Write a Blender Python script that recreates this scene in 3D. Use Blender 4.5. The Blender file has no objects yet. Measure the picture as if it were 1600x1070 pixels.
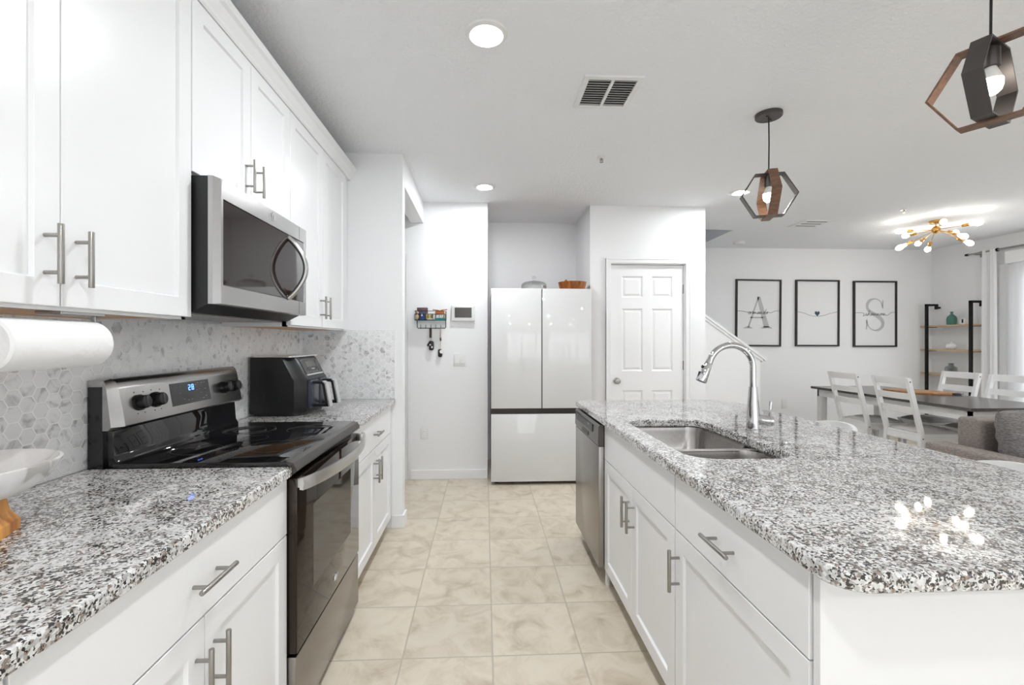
import bpy, bmesh, math, random
from mathutils import Vector, Matrix
random.seed(7)
PI = math.pi
SC = bpy.context.scene
COL = SC.collection

# ------------------------------------------------------------------ camera
cam_d = bpy.data.cameras.new('camera')
cam = bpy.data.objects.new('camera', cam_d); COL.objects.link(cam)
cam_d.sensor_fit = 'HORIZONTAL'; cam_d.sensor_width = 36.0
cam_d.lens = 711.0 * 36.0 / 1600.0
cam_d.shift_x = 10.0 / 1600.0
cam_d.shift_y = -3.0 / 1600.0
cam_d.clip_start = 0.05
cam.location = (0, 0, 1.32)
cam.rotation_euler = (PI / 2, 0, -math.atan(33.0 / 711.0))
SC.camera = cam

# ------------------------------------------------------------------ colour management, sky
SC.view_settings.view_transform = 'Standard'
SC.view_settings.look = 'None'
SC.view_settings.gamma = 1.0
SC.view_settings.exposure = 1.24
SC.view_settings.use_curve_mapping = False
wd = bpy.data.worlds.new('sky'); SC.world = wd; wd.use_nodes = True
wn = wd.node_tree; wbg = wn.nodes['Background']
wbg.inputs['Color'].default_value = (0.93, 0.965, 1.0, 1)
wbg.inputs['Strength'].default_value = 1.2

H = 2.64        # ceiling height
CAN_POWER = 210.0
BULB_POWER = 7.5

def portal(name, loc, rot, sx, sy):
    l = bpy.data.lights.new(name, 'AREA'); l.shape = 'RECTANGLE'; l.size = sx; l.size_y = sy
    l.cycles.is_portal = True
    o = bpy.data.objects.new(name, l); COL.objects.link(o); o.location = loc; o.rotation_euler = rot
portal('window_daylight', (2.6, -3.28, 1.2), (PI / 2, 0, 0), 6.2, 2.3)
portal('patio_daylight', (6.58, 4.0, 1.1), (PI / 2, 0, PI / 2), 2.4, 2.2)

# ------------------------------------------------------------------ materials
def new_mat(name):
    m = bpy.data.materials.new(name); m.use_nodes = True
    return m, m.node_tree.nodes, m.node_tree.links, m.node_tree.nodes['Principled BSDF']

def mat(name, col, rough=0.5, metal=0.0, emit=None, es=0.0, trans=0.0, ior=1.45, coat=0.0, spec=0.5, aniso=0.0, alpha=1.0):
    m, N, L, b = new_mat(name)
    b.inputs['Base Color'].default_value = (*col, 1)
    b.inputs['Roughness'].default_value = rough
    b.inputs['Metallic'].default_value = metal
    b.inputs['IOR'].default_value = ior
    b.inputs['Transmission Weight'].default_value = trans
    b.inputs['Coat Weight'].default_value = coat
    b.inputs['Coat Roughness'].default_value = 0.03
    b.inputs['Specular IOR Level'].default_value = spec
    b.inputs['Alpha'].default_value = alpha
    if aniso:
        b.inputs['Anisotropic'].default_value = aniso
    if emit:
        b.inputs['Emission Color'].default_value = (*emit, 1)
        b.inputs['Emission Strength'].default_value = es
    return m

def nd(N, t, **k):
    n = N.new(t)
    for a, v in k.items():
        setattr(n, a, v)
    return n

def ramp(N, stops, interp='LINEAR'):
    r = N.new('ShaderNodeValToRGB'); r.color_ramp.interpolation = interp
    e = r.color_ramp.elements
    while len(e) < len(stops):
        e.new(0.5)
    for i, (p, c) in enumerate(stops):
        e[i].position = p; e[i].color = (*c, 1)
    return r

def math_n(N, L, op, a, b=None):
    n = N.new('ShaderNodeMath'); n.operation = op
    for i, v in enumerate((a, b)):
        if v is None: continue
        if isinstance(v, (int, float)): n.inputs[i].default_value = v
        else: L.new(v, n.inputs[i])
    return n.outputs[0]

def mixc(N, L, f, a, b, mode='MIX'):
    n = N.new('ShaderNodeMix'); n.data_type = 'RGBA'; n.blend_type = mode
    for i, v in ((0, f), (6, a), (7, b)):
        if isinstance(v, (int, float)): n.inputs[i].default_value = v
        elif isinstance(v, tuple): n.inputs[i].default_value = (*v, 1)
        else: L.new(v, n.inputs[i])
    return n.outputs[2]

def bumpy(m, scale, strength, dist=0.002, detail=3):
    N, L = m.node_tree.nodes, m.node_tree.links
    g = N.new('ShaderNodeNewGeometry'); t = N.new('ShaderNodeTexNoise')
    t.inputs['Scale'].default_value = scale; t.inputs['Detail'].default_value = detail
    L.new(g.outputs['Position'], t.inputs['Vector'])
    bp = N.new('ShaderNodeBump'); bp.inputs['Strength'].default_value = strength; bp.inputs['Distance'].default_value = dist
    L.new(t.outputs['Fac'], bp.inputs['Height']); L.new(bp.outputs['Normal'], N['Principled BSDF'].inputs['Normal'])
    return m

def wood_mat(name, c1, c2, scale=(6, 60, 60), rough=0.4):
    m, N, L, b = new_mat(name)
    tc = N.new('ShaderNodeTexCoord'); mp = N.new('ShaderNodeMapping'); mp.inputs['Scale'].default_value = scale
    t = N.new('ShaderNodeTexNoise'); t.inputs['Scale'].default_value = 1.0; t.inputs['Detail'].default_value = 6; t.inputs['Distortion'].default_value = 0.6
    L.new(tc.outputs['Object'], mp.inputs[0]); L.new(mp.outputs[0], t.inputs['Vector'])
    r = ramp(N, [(0.3, c1), (0.7, c2)]); L.new(t.outputs['Fac'], r.inputs[0]); L.new(r.outputs[0], b.inputs['Base Color'])
    b.inputs['Roughness'].default_value = rough
    return m

def brushed(name, col, rough, axis_scale, metal=1.0):
    m, N, L, b = new_mat(name)
    g = N.new('ShaderNodeNewGeometry'); mp = N.new('ShaderNodeMapping'); mp.inputs['Scale'].default_value = axis_scale
    t = N.new('ShaderNodeTexNoise'); t.inputs['Scale'].default_value = 1.0; t.inputs['Detail'].default_value = 4
    L.new(g.outputs['Position'], mp.inputs[0]); L.new(mp.outputs[0], t.inputs['Vector'])
    mr = N.new('ShaderNodeMapRange'); mr.inputs['To Min'].default_value = rough - 0.02; mr.inputs['To Max'].default_value = rough + 0.03
    L.new(t.outputs['Fac'], mr.inputs[0]); L.new(mr.outputs[0], b.inputs['Roughness'])
    b.inputs['Base Color'].default_value = (*col, 1); b.inputs['Metallic'].default_value = metal
    bp = N.new('ShaderNodeBump'); bp.inputs['Strength'].default_value = 0.02; bp.inputs['Distance'].default_value = 0.0004
    L.new(t.outputs['Fac'], bp.inputs['Height']); L.new(bp.outputs['Normal'], b.inputs['Normal'])
    return m

def hex_mat(name, horiz):          # honed marble hexagon mosaic; horiz = world axis running along the wall
    m, N, L, b = new_mat(name)
    g = N.new('ShaderNodeNewGeometry'); sp = N.new('ShaderNodeSeparateXYZ'); L.new(g.outputs['Position'], sp.inputs[0])
    S = 1.0 / 0.0445
    u = math_n(N, L, 'MULTIPLY', math_n(N, L, 'ADD', sp.outputs['Z'], 5.0), S)      # hexagons have flat tops
    v = math_n(N, L, 'MULTIPLY', math_n(N, L, 'ADD', sp.outputs[horiz], 9.0), S)
    R3 = 1.7320508
    def cell(du, dv):
        a = math_n(N, L, 'SUBTRACT', math_n(N, L, 'MODULO', math_n(N, L, 'ADD', u, du), 1.0), 0.5)
        c = math_n(N, L, 'SUBTRACT', math_n(N, L, 'MODULO', math_n(N, L, 'ADD', v, dv), R3), R3 / 2)
        d = math_n(N, L, 'ADD', math_n(N, L, 'MULTIPLY', a, a), math_n(N, L, 'MULTIPLY', c, c))
        return a, c, d
    a1, c1, d1 = cell(0.0, 0.0); a2, c2, d2 = cell(0.5, R3 / 2)
    k = math_n(N, L, 'LESS_THAN', d1, d2)
    def pick(p, q):
        return math_n(N, L, 'ADD', math_n(N, L, 'MULTIPLY', p, k), math_n(N, L, 'MULTIPLY', q, math_n(N, L, 'SUBTRACT', 1.0, k)))
    ga, gc = pick(a1, a2), pick(c1, c2)
    iu, iv = math_n(N, L, 'SUBTRACT', u, ga), math_n(N, L, 'SUBTRACT', v, gc)
    aa, ac = math_n(N, L, 'ABSOLUTE', ga), math_n(N, L, 'ABSOLUTE', gc)
    e = math_n(N, L, 'MAXIMUM', aa, math_n(N, L, 'ADD', math_n(N, L, 'MULTIPLY', aa, 0.5), math_n(N, L, 'MULTIPLY', ac, R3 / 2)))
    idv = N.new('ShaderNodeCombineXYZ'); L.new(iu, idv.inputs[0]); L.new(iv, idv.inputs[1])
    rnd = N.new('ShaderNodeVectorMath'); rnd.operation = 'SNAP'; rnd.inputs[1].default_value = (0.25, 0.25, 0.25)
    ofs = N.new('ShaderNodeVectorMath'); ofs.operation = 'ADD'; ofs.inputs[1].default_value = (0.1, 0.1, 0.1)
    L.new(idv.outputs[0], ofs.inputs[0]); L.new(ofs.outputs[0], rnd.inputs[0])
    wn_ = N.new('ShaderNodeTexWhiteNoise'); wn_.noise_dimensions = '3D'; L.new(rnd.outputs[0], wn_.inputs['Vector'])
    # veins, shifted from tile to tile
    sh = N.new('ShaderNodeVectorMath'); sh.operation = 'MULTIPLY_ADD'; sh.inputs[1].default_value = (7, 7, 7)
    L.new(wn_.outputs['Color'], sh.inputs[0]); L.new(g.outputs['Position'], sh.inputs[2])
    nz = N.new('ShaderNodeTexNoise'); nz.inputs['Scale'].default_value = 16; nz.inputs['Detail'].default_value = 5; nz.inputs['Distortion'].default_value = 1.2
    L.new(sh.outputs[0], nz.inputs['Vector'])
    vein = ramp(N, [(0.31, (0.48, 0.485, 0.49)), (0.40, (0.74, 0.745, 0.75)), (0.47, (0.88, 0.885, 0.89)), (1.0, (0.92, 0.925, 0.93))])
    L.new(nz.outputs['Fac'], vein.inputs[0])
    tone = ramp(N, [(0.0, (0.91, 0.91, 0.915)), (1.0, (1.0, 1.0, 1.0))]); L.new(wn_.outputs['Value'], tone.inputs[0])
    tile = mixc(N, L, 1.0, vein.outputs[0], tone.outputs[0], 'MULTIPLY')
    gr = math_n(N, L, 'GREATER_THAN', e, 0.462)
    L.new(mixc(N, L, gr, tile, (0.97, 0.97, 0.97)), b.inputs['Base Color'])
    rr = math_n(N, L, 'MULTIPLY_ADD', gr, 0.5); rr.node.inputs[2].default_value = 0.28; L.new(rr, b.inputs['Roughness'])
    mr = N.new('ShaderNodeMapRange'); mr.inputs['From Min'].default_value = 0.44; mr.inputs['From Max'].default_value = 0.47
    mr.inputs['To Min'].default_value = 1.0; mr.inputs['To Max'].default_value = 0.0; L.new(e, mr.inputs[0])
    bp = N.new('ShaderNodeBump'); bp.inputs['Strength'].default_value = 0.5; bp.inputs['Distance'].default_value = 0.0015
    L.new(mr.outputs[0], bp.inputs['Height']); L.new(bp.outputs['Normal'], b.inputs['Normal'])
    return m

def floor_mat():
    m, N, L, b = new_mat('beige_floor_tile')
    g = N.new('ShaderNodeNewGeometry'); sp = N.new('ShaderNodeSeparateXYZ'); L.new(g.outputs['Position'], sp.inputs[0])
    SX, SY = 0.3755, 0.373
    u = math_n(N, L, 'DIVIDE', math_n(N, L, 'ADD', sp.outputs['X'], 40 * SX - 0.034), SX)
    v = math_n(N, L, 'DIVIDE', math_n(N, L, 'ADD', sp.outputs['Y'], 40 * SY - 1.905), SY)
    fu, fv = math_n(N, L, 'FRACT', u), math_n(N, L, 'FRACT', v)
    def edge(f):
        return math_n(N, L, 'SUBTRACT', 0.5, math_n(N, L, 'ABSOLUTE', math_n(N, L, 'SUBTRACT', f, 0.5)))
    e = math_n(N, L, 'MINIMUM', edge(fu), edge(fv))
    gr = math_n(N, L, 'LESS_THAN', e, 0.0085)
    iv = N.new('ShaderNodeCombineXYZ'); L.new(math_n(N, L, 'FLOOR', u), iv.inputs[0]); L.new(math_n(N, L, 'FLOOR', v), iv.inputs[1])
    w = N.new('ShaderNodeTexWhiteNoise'); w.noise_dimensions = '3D'; L.new(iv.outputs[0], w.inputs['Vector'])
    sh = N.new('ShaderNodeVectorMath'); sh.operation = 'MULTIPLY_ADD'; sh.inputs[1].default_value = (9, 9, 9)
    L.new(w.outputs['Color'], sh.inputs[0]); L.new(g.outputs['Position'], sh.inputs[2])
    n1 = N.new('ShaderNodeTexNoise'); n1.inputs['Scale'].default_value = 7; n1.inputs['Detail'].default_value = 8; n1.inputs['Roughness'].default_value = 0.62; n1.inputs['Distortion'].default_value = 0.8
    L.new(sh.outputs[0], n1.inputs['Vector'])
    r = ramp(N, [(0.30, (0.50, 0.42, 0.315)), (0.42, (0.64, 0.555, 0.435)), (0.55, (0.725, 0.645, 0.525)), (0.8, (0.77, 0.70, 0.585))])
    L.new(n1.outputs['Fac'], r.inputs[0])
    tone = ramp(N, [(0.0, (0.93, 0.93, 0.93)), (1.0, (1.0, 1.0, 1.0))]); L.new(w.outputs['Value'], tone.inputs[0])
    tile = mixc(N, L, 1.0, r.outputs[0], tone.outputs[0], 'MULTIPLY')
    L.new(mixc(N, L, gr, tile, (0.50, 0.45, 0.37)), b.inputs['Base Color'])
    b.inputs['Roughness'].default_value = 0.38
    mr = N.new('ShaderNodeMapRange'); mr.inputs['From Min'].default_value = 0.005; mr.inputs['From Max'].default_value = 0.014; L.new(e, mr.inputs[0])
    h_ = math_n(N, L, 'ADD', mr.outputs[0], math_n(N, L, 'MULTIPLY', n1.outputs['Fac'], 0.25))
    bp = N.new('ShaderNodeBump'); bp.inputs['Strength'].default_value = 0.5; bp.inputs['Distance'].default_value = 0.0015
    L.new(h_, bp.inputs['Height']); L.new(bp.outputs['Normal'], b.inputs['Normal'])
    return m

def granite_mat():
    m, N, L, b = new_mat('speckled_granite')
    g = N.new('ShaderNodeNewGeometry')
    def warp(scale, amt):
        n = N.new('ShaderNodeTexNoise'); n.inputs['Scale'].default_value = scale; n.inputs['Detail'].default_value = 2
        L.new(g.outputs['Position'], n.inputs['Vector'])
        s = N.new('ShaderNodeVectorMath'); s.operation = 'MULTIPLY_ADD'; s.inputs[1].default_value = (amt, amt, amt)
        L.new(n.outputs['Color'], s.inputs[0]); L.new(g.outputs['Position'], s.inputs[2])
        return s.outputs[0]
    p = warp(120, 0.009)
    def vor(scale):
        v = N.new('ShaderNodeTexVoronoi'); v.inputs['Scale'].default_value = scale; L.new(p, v.inputs['Vector'])
        sx = N.new('ShaderNodeSeparateColor'); L.new(v.outputs['Color'], sx.inputs[0])
        return sx
    a, c = vor(165), vor(235)
    lo = N.new('ShaderNodeTexNoise'); lo.inputs['Scale'].default_value = 26; lo.inputs['Detail'].default_value = 3; L.new(g.outputs['Position'], lo.inputs['Vector'])
    big = N.new('ShaderNodeTexNoise'); big.inputs['Scale'].default_value = 3.2; big.inputs['Detail'].default_value = 2; L.new(g.outputs['Position'], big.inputs['Vector'])
    base = ramp(N, [(0.0, (0.46, 0.46, 0.455)), (0.3, (0.66, 0.66, 0.655)), (0.75, (0.78, 0.78, 0.77)), (0.88, (0.40, 0.39, 0.38))])
    L.new(a.outputs[0], base.inputs[0])
    # mid grey / warm brown grains, denser where the low noise is high
    dens = math_n(N, L, 'ADD', math_n(N, L, 'MULTIPLY', lo.outputs['Fac'], 0.75), math_n(N, L, 'MULTIPLY', big.outputs['Fac'], 0.5))
    t1 = math_n(N, L, 'GREATER_THAN', math_n(N, L, 'ADD', math_n(N, L, 'MULTIPLY', a.outputs[1], 0.9), dens), 1.36)
    brown = ramp(N, [(0.0, (0.30, 0.28, 0.265)), (0.45, (0.32, 0.255, 0.21)), (1.0, (0.20, 0.16, 0.14))]); L.new(c.outputs[2], brown.inputs[0])
    c1 = mixc(N, L, t1, base.outputs[0], brown.outputs[0])
    t2 = math_n(N, L, 'GREATER_THAN', math_n(N, L, 'ADD', math_n(N, L, 'MULTIPLY', c.outputs[0], 0.9), dens), 1.325)
    c2 = mixc(N, L, t2, c1, (0.04, 0.036, 0.036))
    L.new(c2, b.inputs['Base Color'])
    b.inputs['Roughness'].default_value = 0.04; b.inputs['IOR'].default_value = 1.72
    return m

M = {}
M['wall'] = bumpy(mat('wall_paint', (0.885, 0.892, 0.902), 0.6), 160, 0.15, 0.0012)
M['ceiling'] = bumpy(mat('knockdown_ceiling', (0.888, 0.908, 0.935), 0.8), 60, 0.8, 0.008, 4)
M['trim'] = mat('white_trim', (0.895, 0.90, 0.91), 0.32)
M['cab'] = mat('white_cabinet_lacquer', (0.845, 0.852, 0.865), 0.24)
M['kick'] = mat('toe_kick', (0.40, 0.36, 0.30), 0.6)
M['cabwood'] = wood_mat('cabinet_underside_wood', (0.50, 0.24, 0.08), (0.66, 0.36, 0.14), (40, 5, 40))
M['floor'] = floor_mat()
M['granite'] = granite_mat()
M['hexY'] = hex_mat('hexagon_marble_side', 'Y'); M['hexX'] = hex_mat('hexagon_marble_end', 'X')
M['nickel'] = brushed('satin_nickel', (0.36, 0.345, 0.325), 0.32, (30, 30, 30))
M['steel'] = brushed('stainless_steel', (0.44, 0.435, 0.43), 0.25, (900, 14, 900))
M['steelv'] = mat('satin_stainless', (0.34, 0.318, 0.302), 0.27, 1.0)
M['brightsteel'] = brushed('bright_stainless', (0.66, 0.65, 0.64), 0.3, (900, 14, 900))
M['darksteel'] = brushed('dark_stainless', (0.13, 0.12, 0.115), 0.26, (900, 14, 900))
M['sinksteel'] = brushed('sink_steel', (0.42, 0.40, 0.385), 0.26, (200, 200, 6))
M['chrome'] = mat('chrome', (0.60, 0.60, 0.61), 0.04, 1.0)
M['black'] = mat('black_plastic', (0.012, 0.012, 0.013), 0.35)
M['blackgloss'] = mat('black_glass', (0.006, 0.006, 0.007), 0.03, ior=1.6)
M['ovenglass'] = mat('oven_glass', (0.012, 0.008, 0.006), 0.04, ior=1.48)
M['ovenglass'].node_tree.nodes['Principled BSDF'].inputs['Specular Tint'].default_value = (0.95, 0.78, 0.68, 1)
M['ovenwin'] = mat('oven_window', (0.030, 0.025, 0.022), 0.05, ior=1.5)
M['mwglass'] = mat('microwave_glass', (0.022, 0.015, 0.013), 0.04, ior=1.72)
M['charcoal'] = mat('charcoal_plastic', (0.010, 0.010, 0.011), 0.38)
M['slate'] = mat('slate_satin', (0.035, 0.04, 0.06), 0.25)
M['silver'] = mat('silver_trim', (0.72, 0.72, 0.72), 0.2, 0.8)
M['fridge'] = mat('white_glass_panel', (0.77, 0.775, 0.775), 0.05, coat=0.5)
M['fridgeside'] = mat('fridge_brown_side', (0.19, 0.095, 0.065), 0.75, spec=0.1)
M['gasket'] = mat('dark_gap', (0.03, 0.024, 0.022), 0.4)
M['blackmetal'] = mat('black_metal', (0.018, 0.017, 0.017), 0.38, 0.6)
M['bronze'] = mat('dark_bronze', (0.11, 0.10, 0.098), 0.42, 0.85)
M['pendwood'] = wood_mat('walnut_band', (0.11, 0.055, 0.032), (0.22, 0.115, 0.068), (30, 30, 90), 0.45)
M['gold'] = mat('brushed_gold', (0.72, 0.42, 0.13), 0.25, 1.0)
M['bulb'] = mat('lit_bulb', (1, 1, 1), 0.3, emit=(1.0, 0.93, 0.82), es=BULB_POWER)
M['pbulb'] = mat('lit_pendant_bulb', (1, 1, 1), 0.3, emit=(1.0, 0.92, 0.80), es=12.0)
M['bulbneck'] = mat('frosted_bulb_neck', (0.85, 0.84, 0.82), 0.4)
M['lens'] = mat('lit_lens', (1, 1, 1), 0.4, emit=(0.955, 0.98, 1.0), es=CAN_POWER)
M['whiteplastic'] = mat('white_plastic', (0.82, 0.82, 0.82), 0.35)
M['ventgap'] = mat('vent_dark', (0.10, 0.10, 0.10), 0.7)
M['screen'] = mat('grey_screen', (0.085, 0.08, 0.075), 0.12)
M['paper'] = mat('print_paper', (0.82, 0.825, 0.83), 0.35)
M['inkgrey'] = mat('grey_ink', (0.50, 0.50, 0.51), 0.5)
M['inkdark'] = mat('dark_ink', (0.05, 0.05, 0.055), 0.5)
M['heart'] = mat('navy_ink', (0.02, 0.045, 0.085), 0.4)
M['frameblack'] = mat('dark_frame_wood', (0.022, 0.018, 0.015), 0.4)
M['chairwhite'] = mat('white_chair_paint', (0.78, 0.78, 0.78), 0.4)
M['cushgrey'] = bumpy(mat('grey_seat_fabric', (0.60, 0.575, 0.555), 0.85), 300, 0.4)
M['tabletop'] = wood_mat('dark_grey_tabletop', (0.055, 0.048, 0.045), (0.095, 0.085, 0.08), (40, 4, 40), 0.22)
M['oak'] = wood_mat('light_oak', (0.50, 0.34, 0.20), (0.66, 0.48, 0.30), (40, 5, 40), 0.5)
def linen(name, c1, c2):
    m = bumpy(mat(name, c1, 0.9), 330, 0.8, 0.003); N, L = m.node_tree.nodes, m.node_tree.links
    g = N.new('ShaderNodeNewGeometry'); mp = N.new('ShaderNodeMapping'); mp.inputs['Scale'].default_value = (55, 55, 190)
    t = N.new('ShaderNodeTexNoise'); t.inputs['Scale'].default_value = 1.0; t.inputs['Detail'].default_value = 5
    L.new(g.outputs['Position'], mp.inputs[0]); L.new(mp.outputs[0], t.inputs['Vector'])
    r = ramp(N, [(0.35, c1), (0.65, c2)]); L.new(t.outputs['Fac'], r.inputs[0]); L.new(r.outputs[0], N['Principled BSDF'].inputs['Base Color'])
    return m
M['sofa'] = linen('taupe_sofa_fabric', (0.20, 0.165, 0.15), (0.32, 0.28, 0.26))
M['pillow'] = linen('grey_pillow_fabric', (0.13, 0.12, 0.118), (0.26, 0.245, 0.24))
M['towel'] = bumpy(mat('paper_towel', (0.86, 0.86, 0.86), 0.9), 55, 0.5, 0.004, 1)
M['marble'] = None
M['acacia'] = wood_mat('acacia_wood', (0.30, 0.085, 0.015), (0.82, 0.40, 0.10), (38, 38, 5), 0.35)
M['bowlwood'] = wood_mat('reddish_bowl_wood', (0.20, 0.05, 0.012), (0.52, 0.20, 0.055), (22, 22, 2), 0.35)
M['board'] = wood_mat('warm_board_wood', (0.24, 0.10, 0.04), (0.55, 0.30, 0.14), (9, 40, 40), 0.4)
def thin_glass(name, tint, edge):
    m, N, L, b = new_mat(name)
    tr = N.new('ShaderNodeBsdfTransparent'); tr.inputs[0].default_value = (*tint, 1)
    gl = N.new('ShaderNodeBsdfGlossy'); gl.inputs['Roughness'].default_value = 0.03; gl.inputs['Color'].default_value = (0.9, 0.92, 0.92, 1)
    lw = N.new('ShaderNodeLayerWeight'); lw.inputs['Blend'].default_value = edge
    mx = N.new('ShaderNodeMixShader'); L.new(lw.outputs['Facing'], mx.inputs[0]); L.new(tr.outputs[0], mx.inputs[1]); L.new(gl.outputs[0], mx.inputs[2]); L.new(mx.outputs[0], N['Material Output'].inputs[0])
    return m
M['clearglass'] = thin_glass('clear_glass', (0.95, 0.96, 0.96), 0.25)
M['greenglass'] = mat('green_glass', (0.10, 0.27, 0.23), 0.08, trans=0.35, ior=1.45)
M['greyglass'] = thin_glass('smoky_glass', (0.74, 0.77, 0.77), 0.3)
M['ceramic'] = mat('white_ceramic', (0.85, 0.85, 0.84), 0.2)
M['teal'] = mat('teal_enamel', (0.02, 0.20, 0.19), 0.4)
M['plum'] = mat('plum_leather', (0.10, 0.06, 0.065), 0.5)
M['blue'] = mat('blue_card', (0.02, 0.08, 0.25), 0.4)
M['tan'] = mat('tan_leather', (0.62, 0.42, 0.24), 0.5)
M['orange'] = mat('orange_leather', (0.38, 0.12, 0.03), 0.45)
M['yellow'] = mat('yellow_print', (0.62, 0.47, 0.10), 0.5)
M['pinkcord'] = mat('pink_cord', (0.72, 0.50, 0.42), 0.6)
M['brownleather'] = mat('brown_leather', (0.05, 0.025, 0.018), 0.45)
M['keyblack'] = mat('key_black', (0.02, 0.018, 0.016), 0.35)
M['bluelight'] = mat('blue_display', (0.01, 0.02, 0.08), 0.3, emit=(0.10, 0.25, 1.0), es=1.6)
M['markgrey'] = mat('control_marks', (0.45, 0.45, 0.46), 0.4)
M['stoolwhite'] = mat('white_stool_shell', (0.80, 0.80, 0.79), 0.3)

def marble_mat():
    m, N, L, b = new_mat('white_marble')
    tc = N.new('ShaderNodeTexCoord')
    n = N.new('ShaderNodeTexNoise'); n.inputs['Scale'].default_value = 9; n.inputs['Detail'].default_value = 6; n.inputs['Distortion'].default_value = 1.5
    L.new(tc.outputs['Object'], n.inputs['Vector'])
    r = ramp(N, [(0.33, (0.50, 0.48, 0.46)), (0.42, (0.77, 0.76, 0.75)), (0.6, (0.83, 0.83, 0.82))])
    L.new(n.outputs['Fac'], r.inputs[0]); L.new(r.outputs[0], b.inputs['Base Color']); b.inputs['Roughness'].default_value = 0.25
    return m
M['marble'] = marble_mat()

def pane_mat():
    m, N, L, b = new_mat('window_pane')
    tr = N.new('ShaderNodeBsdfTransparent'); gl = N.new('ShaderNodeBsdfGlossy'); gl.inputs['Roughness'].default_value = 0.02
    mx = N.new('ShaderNodeMixShader'); mx.inputs[0].default_value = 0.06
    L.new(tr.outputs[0], mx.inputs[1]); L.new(gl.outputs[0], mx.inputs[2]); L.new(mx.outputs[0], N['Material Output'].inputs[0])
    return m
M['pane'] = pane_mat()

def sheer_mat(name, through, trans):
    m, N, L, b = new_mat(name)
    df = N.new('ShaderNodeBsdfDiffuse'); df.inputs[0].default_value = (0.85, 0.85, 0.86, 1)
    tl = N.new('ShaderNodeBsdfTranslucent'); tl.inputs[0].default_value = (0.85, 0.86, 0.88, 1)
    tr = N.new('ShaderNodeBsdfTransparent')
    m1 = N.new('ShaderNodeMixShader'); m1.inputs[0].default_value = trans
    m2 = N.new('ShaderNodeMixShader'); m2.inputs[0].default_value = through
    L.new(df.outputs[0], m1.inputs[1]); L.new(tl.outputs[0], m1.inputs[2])
    L.new(m1.outputs[0], m2.inputs[1]); L.new(tr.outputs[0], m2.inputs[2]); L.new(m2.outputs[0], N['Material Output'].inputs[0])
    return m
M['sheer'] = sheer_mat('sheer_fabric', 0.28, 0.45)
M['drape'] = sheer_mat('white_drape_fabric', 0.0, 0.15)

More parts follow.
